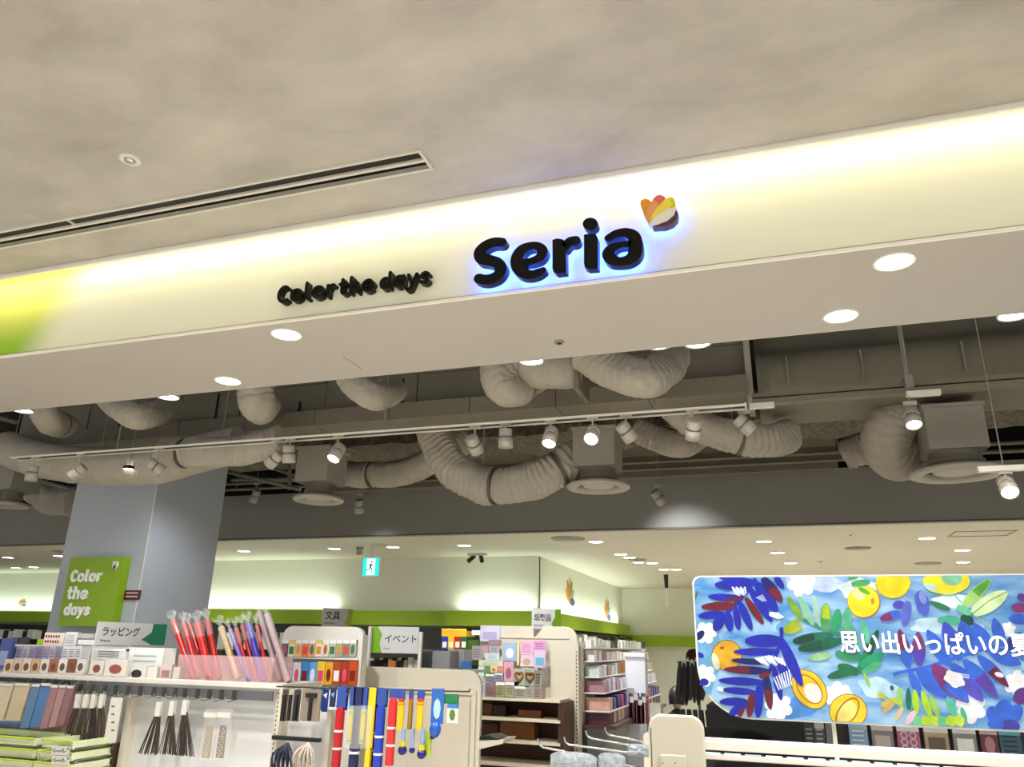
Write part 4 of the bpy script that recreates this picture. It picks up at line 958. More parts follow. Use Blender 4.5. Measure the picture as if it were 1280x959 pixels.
for a, b, cc, lb in ((345, 370, '#1c2340', 'navy tangled pack hanging under the dark crossbar'), (371, 397, '#c9bdb2', 'pale rope-like pack with dark flecks under the dark crossbar')):
    x0, x1, z0, z1 = rect(a, 929, b, 972, YA - .05); t = thing('rope_pack', ((x0 + x1) / 2, YA - .05, z0), lb, 'rope pack')
    m = MB()
    for k in range(16):
        f = k / 15
        m.tube(spline([((x0 + x1) / 2, YA - .05, z1), (x0 + (x1 - x0) * f, YA - .09 + .03 * math.sin(k * 2.), z1 - .06), (x0 + (x1 - x0) * (f * 1.1 - .05), YA - .07, z0)], .03), [.006] * len(spline([((x0 + x1) / 2, YA - .05, z1), (x0 + (x1 - x0) * f, YA - .09 + .03 * math.sin(k * 2.), z1 - .06), (x0 + (x1 - x0) * (f * 1.1 - .05), YA - .07, z0)], .03)), 5)
    o = m.build('strands', mat('rope_' + cc[1:], cc, .6, var=.35, scale=60), t); o['kind'] = 'stuff'
# header cards, seen edge-on, along the rail
for k in range(13):
    px = 379 + k * 8.3
    x0, x1, z0, z1 = rect(px, 862 - (k % 3), px + 6.5, 884 + (k % 4) * 2, YA - .02)
    t = thing('header_card', ((x0 + x1) / 2, YA - .02, z0), 'blue and white printed header card of a toy pack on the rail', 'toy card', 'blue header cards along the toy rail')
    MB().box(x0, x1, YA - .03 + .012 * (k % 3), YA - .02 + .012 * (k % 3), z0, z1).build('card', cmat(('#27408f', '#1c2a66', '#3a66b4')[k % 3]), t)
    m = MB(); W_ = x1 - x0
    m.prism([(x0 + W_ * .1, z1 - .03), (x0 + W_ * .9, z1 - .018), (x0 + W_ * .7, z1 - .05)][::-1], YA - .032 + .012 * (k % 3), YA - .03 + .012 * (k % 3)); m.build('print', cmat(('#e8eef4', '#8ab4dc', '#e0c050')[k % 3]), t)
def tube_toy(px, y0, y1, w, cc, label, bands=(), bc='#e8e8ea', Y=YA - .07, name='toy_tube', cat='toy', hdr='#2a4a9a', ends=None, group=None):
    a = at(px, y0, Y); b = at(px, y1, Y); r = w / 2 / 1009 * 4.5
    t = thing(name, b, label, cat, group)
    MB().tube([(a.x, Y, b.z), (a.x, Y, a.z - r), (a.x, Y, a.z)], [r, r, r * .55], 16).build('tube_body', mat('toy_' + cc[1:], cc, .25, var=.05), t)
    for q in bands:
        z = at(px, q, Y).z; MB().tube([(a.x, Y, z - .006), (a.x, Y, z + .006)], [r * 1.04] * 2, 16).build('band', cmat(bc), t)
    if ends: MB().tube([(a.x, Y, a.z - .03), (a.x, Y, a.z + .004)], [r * 1.05, r * .7], 16).build('cap', cmat(ends), t)
    x = a.x; MB().box(x - r * 1.1, x + r * 1.1, Y - .003, Y + .003, a.z - .004, ZT + .006).build('header', cmat(hdr), t)
    return t
tube_toy(426, 884, 985, 12, '#b01a26', 'red toy tube with white bands, leftmost on the rail', (914, 936))
tube_toy(443, 938, 985, 13, '#1c2450', 'navy toy tube under the left yellow foil pack', (941,), hdr='#1c2450')
tube_toy(469, 880, 985, 9, '#701820', 'dark red toy tube behind the blue one', (916, 938), Y=YA - .03)
tube_toy(477, 880, 985, 12, '#1f3fb0', 'bright blue toy tube with two white bands', (921, 943))
tube_toy(492, 872, 957, 11, '#cf2f30', 'bright red toy tube with white bands, right of the blue tube', (910, 932))
tube_toy(461, 934, 985, 9, '#e0c418', 'yellow toy tube under the foil pack', (), hdr='#e0c418')
for px, lb in ((441, 'left clear pack with a yellow stick toy and turquoise cap'), (456, 'right clear pack with a yellow stick toy and turquoise cap')):
    t = tube_toy(px - 1, 884, 930, 7, '#c9b92c', lb, (926,), '#2a9ac0', ends='#2aa4c8', name='stick_toy')
    x0, x1, z0, z1 = rect(px - 8, 882, px + 9, 936, YA - .085); MB().box(x0, x1, YA - .095, YA - .09, z0, z1).build('clear_pack', cloudy, t)
for k, (px, lb) in enumerate(((502, 'left character-free water toy with red cap, yellow body and navy ball'), (514, 'darker water toy between the two yellow ones'), (526, 'right water toy with red cap, yellow body and navy ball'))):
    t = tube_toy(px, 874, 912, 9 if k != 1 else 6, '#e0b81c' if k != 1 else '#a07a20', lb.replace('character-free ', ''), (), ends='#cc2a1e', name='water_toy', Y=YA - (.07 if k != 1 else .04))
    b = at(px + 1, 938 + (k // 2) * 5, YA - .07); r = .026 if k != 1 else .017
    m = MB(); m.lathe([(r * math.sin(q * math.pi / 8), -r * math.cos(q * math.pi / 8)) for q in range(9)], Matrix.Translation(b), 14).build('ball', mat('navy_ball', '#1c1a70', .2), t)
    MB().cyl((b.x, b.y, b.z + r * .8), (b.x, b.y, at(px, 911, YA - .07).z), .016 if k != 1 else .01, .012, 12).build('neck', cmat('#8aa0c8'), t)
    MB().cyl((b.x, b.y, b.z + r * .8), (b.x, b.y, b.z + r * .8 + .028), .02 if k != 1 else .01, n=12).build('collar', cmat('#c8c020'), t)
tag(pbox(531, 912, 538, 946, YA - .05, .02).build('lime_paddle', cmat('#c4d848'), bevel=.004), 'lime plastic paddle hanging beside the right water toy', 'toy')
t = card(539, 861, 554, 905, YA - .06, '#2f62b8', 'blue header pack with a round blue water balloon toy', name='balloon_pack', cat='toy', d=.01, ink='figure', inkc='#a8d0ec')
b = at(544, 912, YA - .07); MB().lathe([(.033 * math.sin(q * math.pi / 8), -.045 * math.cos(q * math.pi / 8)) for q in range(9)], Matrix.Translation(b), 16).build('balloon', mat('balloon_blue', '#2458c0', .3, var=.3, scale=50), t)
b2 = at(540, 924, YA - .07); MB().cyl(b2, b2 + Vector((0, 0, .03)), .012, n=10).build('nozzle', dark, t)
card(559, 880, 572, 904, YA - .06, '#eceae0', 'white toy pack with a green oval leaf print at the end of the rail', name='leaf_pack', cat='toy', d=.01, ink='figure', inkc='#5a7a2a', top='#3a7ac0')
tag(pbox(554, 868, 572, 880, YA - .05, .02).build('green_clip_pack', cmat('#1f7a48')), 'green plastic clips above the leaf print pack', 'toy')

# ---------------------------------------------------------------- arched end panel, middle
YD_ = 6.0
x0, x1, z0, z1 = rect(455, 836, 601, 960, YD_); x0 = at(452, 850, YD_).x; x1 = at(600, 900, YD_).x; z1 = at(540, 836, YD_).z
gD = thing('arched_end_panel', ((x0 + x1) / 2, YD_, 0), 'cream gondola end with rounded top corner and recessed door-like panel, centre bottom', 'display shelf')
MB().prism(rrect(x0, x1, 0, z1, .12, (0, 0, 1, 0))[::-1], YD_, YD_ + .04).build('panel', cream, gD, .004)
zi = at(560, 868, YD_).z; xi0 = at(512, 900, YD_).x; xi1 = at(595, 900, YD_).x
MB().box(xi0 - .4, xi1, YD_ - .02, YD_, zi, zi + .035).build('rail_moulding', cream, gD, .004)
MB().box(xi1 - .035, xi1, YD_ - .02, YD_, .05, zi).build('side_moulding', cream, gD, .004)
MB().box(xi0, xi1 - .05, YD_ - .012, YD_, .05, zi - .03).build('inner_panel', mat('panel_beige', '#d4cbb8', .5, var=.03), gD, .003)
MB().box(x0, x1 - .03, YD_ + .04, YD_ + .12, 0, z1 - .25).build('shelf_body', cream, gD)
for px, y0_ in ((458, 783), (523, 790)):
    p = at(px, 850, YD_ + .05); MB().box(p.x - .012, p.x + .012, YD_ + .04, YD_ + .07, z1 - .2, at(px, y0_, YD_ + .05).z).build('sign_post', white, gD)
# tray bracket on its right side
p = at(601, 935, YD_)
br = thing('side_tray', (p.x, YD_, p.z), 'cream bracket shelf with a black tray sticking out right of the arched panel', 'tray')
MB().prism([(x1, at(601, 937, YD_).z), (at(628, 930, YD_).x, at(628, 930, YD_).z), (at(630, 925, YD_).x, at(628, 925, YD_).z), (x1, at(601, 926, YD_).z)], YD_, YD_ + .3).build('bracket', cream, br)
MB().prism([(x1, at(601, 925, YD_).z), (at(622, 924, YD_).x, at(622, 924, YD_).z), (at(612, 919, YD_).x, at(612, 920, YD_).z), (x1, at(601, 921, YD_).z)], YD_, YD_ + .25).build('black_tray', dark, br)
MB().box(x0, at(590, 836, YD_ + .5).x, YD_ + .12, YD_ + .95, at(520, 837, YD_ + .3).z - .02, at(520, 837, YD_ + .3).z - .002).build('upper_shelf', white, gD)
# goods above it
for k in range(8): card(457 + k * 5.6, 822 + (k % 3), 462 + k * 5.6, 836, YD_ + .25, ('#1c1816', '#2a2320', '#161616')[k % 3], 'black notebook on the shelf behind the arched panel', 'black notebooks behind the arched panel', d=.1, top='#b8b4b0' if k % 2 else None, name='notebook', cat='notebook')
card(485, 826, 494, 836, YD_ + .2, '#b8703c', 'orange-brown round pack beside the black notebooks')
for k in range(4): card(496 + k * 7, 822 + k % 2 * 3, 502 + k * 7, 836, YD_ + .3, ('#cfc8b8', '#b8b2a6', '#d6d2c6', '#c0b8a8')[k], 'pale small box under the event sign', 'pale small boxes under the event sign')
card(528, 812, 540, 834, YD_ + .5, '#70727c', 'dark grey folder box left of the two grey boxes', d=.2); card(540, 814, 562, 836, YD_ + .5, '#a2a3a8', 'grey storage box behind the arched panel, front one', d=.2); card(560, 812, 580, 835, YD_ + .7, '#b4b4b8', 'lighter grey storage box behind the arched panel', d=.2)
card(576, 827, 588, 836, YD_ + .4, '#2a7ac0', 'bright blue small pack beside the grey storage boxes')

# ---------------------------------------------------------------- stationery packet display
YE = 5.6
x0 = at(346, 820, YE).x; x1 = at(449, 820, YE).x; z1 = at(400, 783, YE).z
gE = thing('packet_display', ((x0 + x1) / 2, YE, 0), 'white round-cornered hanging display of small coloured packets behind the toy rack', 'display shelf')
MB().prism(rrect(x0, x1, 0, z1, .09, (0, 0, 1, 1))[::-1], YE + .05, YE + .09).build('back_panel', white, gE)
MB().box(x0, x1, YE - .02, YE + .05, at(400, 824, YE).z, at(400, 820, YE).z).build('shelf_edge', white, gE)
MB().box(x1 - .02, x1 + .02, YE - .0, YE + .09, 0, z1 - .06).build('side_post', white, gE)
PC = ['#3a5a8c', '#e8dcc0', '#e4b898', '#e07a58', '#e69a80', '#f0e4d4', '#d6e0cc', '#b8c0b4', '#a8a29a', '#8e8a82', '#b0aca4']
for k in range(11):
    a = 352 + k * 8.5
    card(a, 800, a + 8, 821, YE - .03, PC[k], 'small hanging packet in the upper row of the round-cornered display, %s' % ('navy blue', 'cream', 'peach', 'coral red', 'salmon', 'ivory', 'pale green', 'sage grey', 'warm grey', 'dark grey', 'light grey, rightmost')[k], None, 'packet', 'packet', .02, ('figure', 'block')[k % 2], ('#d05030', '#3a7a3a', '#c89a30')[k % 3], top='#e8c860' if k in (1, 5) else '#ecebe8')
PD = [('#c9c0c8', 'mauve'), ('#e6e4e8', 'white'), ('#3a8acc', 'sky blue, left'), ('#5aa4dc', 'sky blue, right'), ('#e8c430', 'yellow'), ('#e0a82a', 'amber'), ('#b04a1e', 'rust'), ('#a83818', 'dark orange'), ('#c84a1c', 'orange, rightmost')]
for k, (cc, nm) in enumerate(PD):
    a = 356 + k * 10
    card(a, 827 + (k % 2), a + 9.4, 856, YE - .03, cc, 'larger packet in the lower row of the round-cornered display, ' + nm, None, 'packet', 'packet', .03, ('figure', 'block')[(k + 1) % 2], ('#f0e8f0', '#d84a7a', '#7a1a10')[k % 3], top='#dcd8d4' if k < 2 else None)

# ---------------------------------------------------------------- card gondola (right of centre)
YG = 8.0
xg0 = at(598, 850, YG).x; xg1 = at(722, 850, YG).x; zg = at(660, 783, YG).z
gG = thing('card_gondola', ((xg0 + xg1) / 2, YG, 0), 'cream rounded gondola end full of craft packets with dark brown shelves below', 'display shelf')
MB().prism(rrect(xg0, xg1, 0, zg, .14, (0, 0, 1, 0))[::-1], YG, YG + .05).build('back_panel', cream, gG, .004)
MB().box(xg0, xg1 - .08, YG - .012, YG, zg - .12, zg - .10).build('panel_rib', cream, gG)
MB().box(xg1 - .03, xg1 + .01, YG - .01, YG + .05, 0, zg - .16).build('slotted_post', cream, gG)
m = MB()
for k in range(30): m.box(xg1 - .014, xg1 - .005, YG - .012, YG - .009, .5 + k * .036, .5 + k * .036 + .018)
o = m.build('post_slots', dark, gG); o['kind'] = 'stuff'
sf = mat('shelf_front', '#e6dcc2', .4, var=.03)
zs = [at(640, 873, YG - .4).z, at(640, 898, YG - .4).z, at(640, 926, YG - .4).z, at(640, 955, YG - .4).z]
xsr = at(700, 880, YG - .4).x
for z in zs: MB().box(xg0 - .05, xsr, YG - .40, YG, z - .025, z).build('shelf', sf, gG)
MB().box(xg0, xg1 - .04, YG - .01, YG - .005, .05, zs[0] - .02).build('dark_backing', brown, gG)
MB().box(xg1 - .1, xg1 - .04, YG - .38, YG - .01, .05, zs[0] - .02).build('dark_side', brown, gG)
for k, (a, b, y0, y1) in enumerate(((602, 615, 880, 897), (616, 632, 882, 898), (625, 668, 903, 926), (602, 622, 905, 926), (648, 676, 888, 898))):
    card(a, y0, b, y1, YG - .25, ('#5a3416', '#3a2414', '#7a4a1e', '#4a2a12', '#6a3c1c')[k], 'brown wooden box on the dark shelves of the card gondola, ' + ('upper left', 'upper, second from left', 'widest, lower', 'lower left', 'upper right')[k], None, 'wooden_box', 'box', .15)
# packets on the card gondola; crop coordinates scale 9.077 offset (580,770)
PK = [(185, 110, 405, 290, '#d8d4ea', 'large lavender sticker sheet at the top left', 'block', '#b8b0dc'), (280, 272, 420, 335, '#9c8488', 'wide mauve lace pack', None, ''), (90, 340, 212, 500, '#a8a2a6', 'grey box pack at the left edge', 'lines', '#6a646a'),
      (214, 335, 276, 420, '#c49a98', 'rose pack next to the grey box pack', None, ''), (280, 342, 400, 425, '#b8b0b8', 'grey-lilac label pack', 'lines', '#7a9aa8'), (240, 426, 400, 500, '#d4e2e4', 'pale aqua pack', 'lines', '#8ab0c0'),
      (445, 305, 595, 512, '#a4bee0', 'light blue pack with a round white motif', 'figure', '#eef4fa'), (600, 290, 628, 560, '#e6e2a8', 'thin yellow-green strip', None, ''), (640, 285, 788, 440, '#ecb8d8', 'upper pink sticker pack', 'lines', '#d07ab0'),
      (640, 445, 788, 575, '#e8cede', 'pink pack with a small figure', 'figure', '#c8a890'), (792, 285, 925, 390, '#e0a0d0', 'magenta-topped pack', 'lines', '#a04a90'), (792, 395, 925, 590, '#dcc4e4', 'lilac pack with a blue band', 'block', '#6ab4d4'),
      (168, 505, 440, 568, '#dfe0c8', 'wide cream lace pack', 'lines', '#b8c4a0'), (160, 575, 228, 680, '#cfe8e0', 'mint pack at the left', None, ''), (230, 572, 298, 650, '#5a9a38', 'green tape roll pack', None, ''), (300, 572, 376, 640, '#e6d8b0', 'cream pack with an orange ring', 'figure', '#d07a3a'),
      (380, 572, 446, 640, '#dc88a0', 'pink and orange pack', 'block', '#e0a050'), (450, 520, 562, 742, '#e2aebe', 'tall dusty pink card', 'figure', '#a86a78'), (566, 600, 690, 790, '#b8c2ae', 'left pack with a tan wicker heart', 'heart', '#9a6428'), (696, 608, 800, 798, '#a8b29c', 'right pack with a tan wicker heart', 'heart', '#8a4e1c'),
      (803, 620, 888, 800, '#8e8478', 'dark patterned pack right of the wicker hearts', 'lines', '#2a2620')]
def lbl(s_): return s_ + ' on the card gondola'
for k, (a, b, c, d, cc, lb, ink, ic) in enumerate(PK):
    yy_ = YG - .06 - .18 * max(0, (b - 110) / 500)
    t = card(580 + a / 9.077, 770 + b / 9.077, 580 + c / 9.077, 770 + d / 9.077, yy_, cc, lbl(lb), None, 'craft_packet', 'craft pack', .02, ink if ink != 'heart' else None, ic or '#888888')
    if ink == 'heart':
        x0, x1, z0, z1 = rect(580 + a / 9.077, 770 + b / 9.077, 580 + c / 9.077, 770 + d / 9.077, yy_)
        cx = (x0 + x1) / 2; cz = (z0 + z1) / 2 + .01; m = MB(); hp_ = []
        for q in range(15):
            an = q / 14 * 2 * math.pi; hp_.append((cx + .0026 * 16 * math.sin(an) ** 3, cz + .0030 * (13 * math.cos(an) - 5 * math.cos(2 * an) - 2 * math.cos(3 * an) - math.cos(4 * an)), .008))
        stroke(m, hp_, yy_ - .015, yy_ - .001, 2); m.build('wicker_heart', cmat(ic), t)
    for ch in t.children: pass
TB = [(245, 660, 345, 772, '#8f8ea0'), (350, 650, 442, 752, '#9a9ab0'), (360, 750, 460, 922, '#9a9a70'), (465, 750, 570, 922, '#a3a184'), (155, 760, 240, 922, '#b6b4d8'), (243, 780, 356, 922, '#8e7470'), (575, 800, 698, 932, '#a09c94'), (700, 810, 788, 942, '#a8a49c'), (790, 810, 886, 942, '#a08a84')]
TL = ['upper left clear-lidded box', 'upper right clear-lidded box', 'left of two olive boxes with white lids', 'right of two olive boxes with white lids', 'lilac box at the left end', 'mauve-brown box', 'grey box under the left wicker heart', 'grey box under the right wicker heart', 'rosy box at the right end']
for k, (a, b, c, d, cc) in enumerate(TB):
    card(580 + a / 9.077, 770 + b / 9.077, 580 + c / 9.077, 770 + d / 9.077, YG - .36 + (.12 if k < 2 else 0), cc, TL[k] + ' on the lit shelf of the card gondola', None, 'craft_box', 'craft box', .12, 'lines', '#6a6058', top='#f4f2ee' if k in (0, 1, 2, 3, 6) else None)
# clear acrylic wing at the right of the packets
t = thing('acrylic_riser', at(684, 850, YG - .3), 'slanted clear acrylic side wing at the right of the craft packets', 'acrylic stand')
p = at(683, 805, YG - .1); q = at(683, 875, YG - .35)
MB().prismx([(YG - .02, zs[0]), (YG - .38, zs[0]), (YG - .3, zs[0] + .2), (YG - .1, p.z), (YG - .02, p.z)], p.x, p.x + .005).build('side_wing', clear, t)
# long side of the same run, facing right
xs_ = xg1 + .02
gH = thing('side_gondola', (xs_, 10, 0), 'long side of the card gondola with tiers of small cosmetics receding into the shop', 'display shelf')
MB().box(xs_ - .06, xs_, YG + .06, 12.2, 0, 1.66).build('back_panel', cream, gH)
tiers = [(1.60, .02), (1.47, .05), (1.32, .10), (1.17, .15), (1.00, .20)]
for z, dx in tiers:
    MB().box(xs_, xs_ + dx + .07, YG + .15, 11.8, z - .012, z).build('tier_shelf', mat('tier_white', '#e8e2e4', .35, var=.03), gH)
MB().box(xs_, xs_ + .34, YG + .1, 11.8, .84, .875).build('lower_shelf', cmat('#4a2e2a'), gH)
MB().box(xs_, xs_ + .05, YG + .1, 11.8, .1, .84).build('dark_backing', dark, gH)
tcol = [['#e8e6ea', '#2c2a2c', '#d8dcd4', '#f0f0f0', '#3a4438'], ['#e2dce8', '#d8ccd0', '#c49a88', '#efe8ea', '#7a3a30'], ['#b8c4dc', '#e6e0ea', '#a8703c', '#cfdcd8', '#e2d0d4'], ['#dcd6e6', '#c4ccdc', '#b08088', '#ece4ec', '#d4b8c0'], ['#3a3a8c', '#d8a898', '#b84a68', '#e8dce0', '#5a5a78'], ['#6a3a34', '#8a7a80', '#c8b49a', '#b8a8b8', '#5c2a34']]
zt_l = [t_[0] for t_ in tiers] + [.875]
nm_t = ['topmost', 'second', 'third', 'fourth', 'fifth', 'bottom']
for r in range(6):
    dx = (tiers[r][1] if r < 5 else .2)
    for k in range(17):
        y = YG + .22 + k * .215; hgt = (.09, .10, .11, .12, .13, .13)[r] * rnd.uniform(.8, 1.1); cc = rnd.choice(tcol[r])
        o = MB().box(xs_ + .012, xs_ + dx + .055, y, y + rnd.uniform(.12, .18), zt_l[r] + .001, zt_l[r] + hgt)
        tag(o.build('cosmetic_box', mat('cos_' + cc[1:], cc, .35, var=.15, scale=30)), 'small boxed cosmetic item on the %s tier of the receding side shelves' % nm_t[r], 'cosmetic box', 'cosmetic boxes on the %s tier' % nm_t[r])
# goods on the side wall behind
for k in range(16):
    y = 10.9 + k * .34; hh = rnd.uniform(.12, .2); cc = rnd.choice(['#e4e4e0', '#222222', '#c8ccc4', '#f0f0ee', '#3c5a48'])
    tag(MB().box(-2.84, -2.72, y, y + .2, 1.58, 1.58 + hh).build('wall_shelf_item', mat('wsi_' + cc[1:], cc, .4, var=.1)), 'bottle-like item on the wall shelf under the side green band', 'shelf item', 'items on the shelf under the side green band')
tag(MB().box(-2.85, -2.70, 10.6, 16.4, 1.55, 1.58).build('wall_shelf', dark), 'black wall shelf under the side green band', 'shelf')
# white end panel
x0, x1, z0, z1 = rect(783, 816, 808, 960, 9.4)
we = thing('white_end_panel', ((x0 + x1) / 2, 9.4, 0), 'plain white end panel with dark edge beyond the cosmetics tiers', 'panel')
MB().box(x0, x1, 9.4, 9.45, 0, z1).build('panel', mat('bluish_white', '#e4e6f0', .45, var=.02), we); MB().box(x1, x1 + .02, 9.4, 9.46, 0, z1).build('edge_trim', grey, we); MB().box(x0, x1, 9.39, 9.4, z1 - .05, z1 - .045).build('panel_rib', grey, we)
card(783, 860, 793, 872, 9.35, '#b4b0bc', 'small grey notice fixed to the white end panel', name='notice', cat='notice', d=.01)
for k in range(9): card(786 + k * 2.6 - (k % 2), 867 + (k % 3) * 4, 790 + k * 2.6, 905, 9.1 - .0 * k, ('#7a2430', '#5c5a62', '#d8d0d4', '#8a3a40', '#6a6670')[k % 5], 'dark red or grey bottle standing before the white end panel', 'bottles before the white end panel', 'small_bottle', 'bottle', .1, top='#e6e2e6' if k % 2 else None)

# far wall shelf goods, left and middle
for k in range(10): card(-2 + k * 6, 787 + (k % 3), 3.5 + k * 6, 799, 11.5, ('#e8e8e4', '#2a2a2c', '#dadada', '#f2f2f0')[k % 4], 'small black or white box under the green band left of the pillar', 'small boxes under the left green band', 'shelf_box', 'box', .15)
card(552, 786, 583, 796, 9.6, '#d8a428', 'yellow-topped shelf box far behind the event sign', None, 'shelf_box', 'box', .3, top='#e8c040')
for k, cc in enumerate(('#1c3a9c', '#d8b020', '#a81c1c', '#1a5a3a')): card(552 + k * 8, 796, 559.5 + k * 8, 812, 9.6, cc, ('blue', 'yellow', 'red', 'green')[k] + ' block of the row of toy boxes far behind the event sign', None, 'toy_box', 'toy box', .2, 'block', '#e8e0c0')
tag(MB().box(at(548, 812, 9.5).x, at(700, 812, 9.5).x, 9.5, 10.14, at(560, 816, 9.5).z, at(560, 813, 9.5).z).build('far_shelf', dark), 'black shelf holding the row of toy boxes', 'shelf')
card(584, 800, 598, 832, 9.6, '#3c5a1c', 'dark green bag hanging near the card gondola', d=.1); card(590, 788, 602, 794, 9.6, '#e8e8e8', 'small white price plate against the black backing', d=.01)
for k in range(12):
    px = 272 + k * 11; card(px, 790 + k % 3, px + 9, 812, 10.0, ('#8a8a80', '#c0c0b4', '#4a5a4a', '#b0a898')[k % 4], 'muted shelf box under the green band behind the wrapping rolls', 'muted shelf boxes behind the wrapping rolls', 'shelf_box', 'box', .15)

# ---------------------------------------------------------------- banner
YB = 4.6
bx0 = at(867, 760, YB).x; bx1 = at(1420, 760, YB).x; bz1 = at(1075, 718.5, YB).z; bz0 = at(1075, 906, YB).z
bn = thing('hanging_banner', ((bx0 + bx1) / 2, YB, bz0), 'large backlit tropical leaf and lemon banner with Japanese lettering at the right', 'banner')
prof = []
for (cx, cz, a0, r) in ((bx0, bz0, 180, .27), (bx1, bz0, 270, .02), (bx1, bz1, 0, .02), (bx0, bz1, 90, .045)):
    sx = 1 if cx == bx0 else -1; sz = 1 if cz == bz0 else -1
    for k in range(11):
        a = math.radians(a0 + 9 * k); prof.append((cx + sx * r + r * math.cos(a), cz + sz * r + r * math.sin(a)))
MB().prism(prof[::-1], YB + .002, YB + .05).build('frame', mat('banner_frame', '#d8d4c8', .35, .3, var=.02), bn)
ccx = (bx0 + bx1) / 2; ccz = (bz0 + bz1) / 2
def inset(p, e): return (p[0] + (e if p[0] < ccx else -e) , p[1] + (e if p[1] < ccz else -e))
inner = [(p[0] + .008 * (1 if p[0] < ccx else -1), p[1] + .008 * (1 if p[1] < ccz else -1)) for p in prof]
bw = bpy.data.materials.new('banner_watercolour'); bw.use_nodes = True; nt = bw.node_tree; bs = nt.nodes['Principled BSDF']
tc = nt.nodes.new('ShaderNodeTexCoord'); mp = nt.nodes.new('ShaderNodeMapping'); mp.inputs['Scale'].default_value = (2.2, 1, 7); mp.inputs['Rotation'].default_value = (0, .3, 0)
nz = nt.nodes.new('ShaderNodeTexNoise'); nz.inputs['Scale'].default_value = 1.6; nz.inputs['Detail'].default_value = 7; nz.inputs['Distortion'].default_value = .7
rp_ = nt.nodes.new('ShaderNodeValToRGB'); e = rp_.color_ramp.elements; e[0].position = .33; e[0].color = lin('#4a8ccc'); e[1].position = .62; e[1].color = lin('#a6cfee')
nt.links.new(tc.outputs['Object'], mp.inputs[0]); nt.links.new(mp.outputs[0], nz.inputs['Vector']); nt.links.new(nz.outputs['Fac'], rp_.inputs[0])
sc_ = nt.nodes.new('ShaderNodeVectorMath'); sc_.operation = 'SCALE'; sc_.inputs['Scale'].default_value = .42; nt.links.new(rp_.outputs[0], sc_.inputs[0]); nt.links.new(sc_.outputs[0], bs.inputs['Base Color']); nt.links.new(rp_.outputs[0], bs.inputs['Emission Color'])
bs.inputs['Emission Strength'].default_value = .26; bs.inputs['Roughness'].default_value = .35
MB().prism(inner[::-1], YB - .001, YB + .002).build('printed_sheet', bw, bn)
art = MB(); LAY = [0]
Z7 = (860, 710, 5.045); Z8 = (1060, 710, 4.567)
def bpt(z, x, y): p = at(z[0] + x / z[2], z[1] + y / z[2], YB); return Vector((p.x, p.z))
def inside(v): return (min(max(v.x, bx0 + .012), bx1 - .01), min(max(v.y, bz0 + .010), bz1 - .010))
def lay(poly, cc):
    LAY[0] += 1; y = YB - .0012 - LAY[0] * .00003
    vs = [(x, y, zz) for x, zz in [inside(Vector(p)) for p in poly]]
    a_ = sum(vs[i][0] * vs[(i + 1) % len(vs)][2] - vs[(i + 1) % len(vs)][0] * vs[i][2] for i in range(len(vs)))
    idx = list(range(len(vs)))
    c = Vector((sum(v[0] for v in vs) / len(vs), y, sum(v[2] for v in vs) / len(vs)))
    n_ = len(vs); fs = [(i, (i + 1) % n_, n_) for i in range(n_)]
    if a_ < 0: fs = [f[::-1] for f in fs]
    art.add(vs + [c], fs, False, cc)
def leaf(z, x0, y0, x1, y1, w, cc, sharp=.5, c2=None):
    a = bpt(z, x0, y0); b = bpt(z, x1, y1); d = b - a; L_ = d.length; u = d / L_; nn = Vector((-u.y, u.x)); hw = w / z[2] / 1009 * 4.72 / 2
    def shape(t0, t1, k=1):
        L1 = []; L2 = []
        for i in range(11):
            t = t0 + (t1 - t0) * i / 10; ww = hw * k * (math.sin(math.pi * min(1, t * .92 + .06)) ** sharp)
            L1.append(a + d * t + nn * ww); L2.append(a + d * t - nn * ww)
        return L1 + L2[::-1]
    lay(shape(0, 1), cc)
    if c2: lay(shape(.45, .98, .8), c2)
def line(z, pts, w, cc):
    P = [bpt(z, *p) for p in pts]; hw = w / z[2] / 1009 * 4.72 / 2
    for a, b in zip(P, P[1:]):
        d = (b - a).normalized(); nn = Vector((-d.y, d.x)) * hw; lay([a + nn, b + nn, b - nn, a - nn], cc)
def ell(z, cx, cy, rx, ry, cc, rot=0, n=26, wob=0, a0=0, a1=360):
    q = math.radians(rot); pts = []
    for i in range(n):
        a = math.radians(a0 + (a1 - a0) * i / n); k = 1 + wob * math.sin(a * 5 + cx)
        x = rx * k * math.cos(a); y = ry * k * math.sin(a); pts.append(bpt(z, cx + x * math.cos(q) - y * math.sin(q), cy + x * math.sin(q) + y * math.cos(q)))
    lay(pts, cc)
def ring(z, cx, cy, rx, ry, w, cc, rot=0, a0=0, a1=360, n=26):
    q = math.radians(rot); pts = []
    for i in range(n + 1):
        a = math.radians(a0 + (a1 - a0) * i / n); x = rx * math.cos(a); y = ry * math.sin(a); pts.append((cx + x * math.cos(q) - y * math.sin(q), cy + x * math.sin(q) + y * math.cos(q)))
    line(z, pts, w, cc)
def flower(z, cx, cy, r, cc='#f2f4f4', k=6):
    for i in range(k):
        a = i * 2 * math.pi / k + cx; ell(z, cx + r * .55 * math.cos(a), cy + r * .55 * math.sin(a), r * .42, r * .36, cc, math.degrees(a), 12)
    ell(z, cx, cy, r * .4, r * .4, cc, 0, 10)
B1 = '#1420a6'; B2 = '#0d1266'; RD = '#6a1024'; CB = '#2f62d0'; VI = '#5148b4'
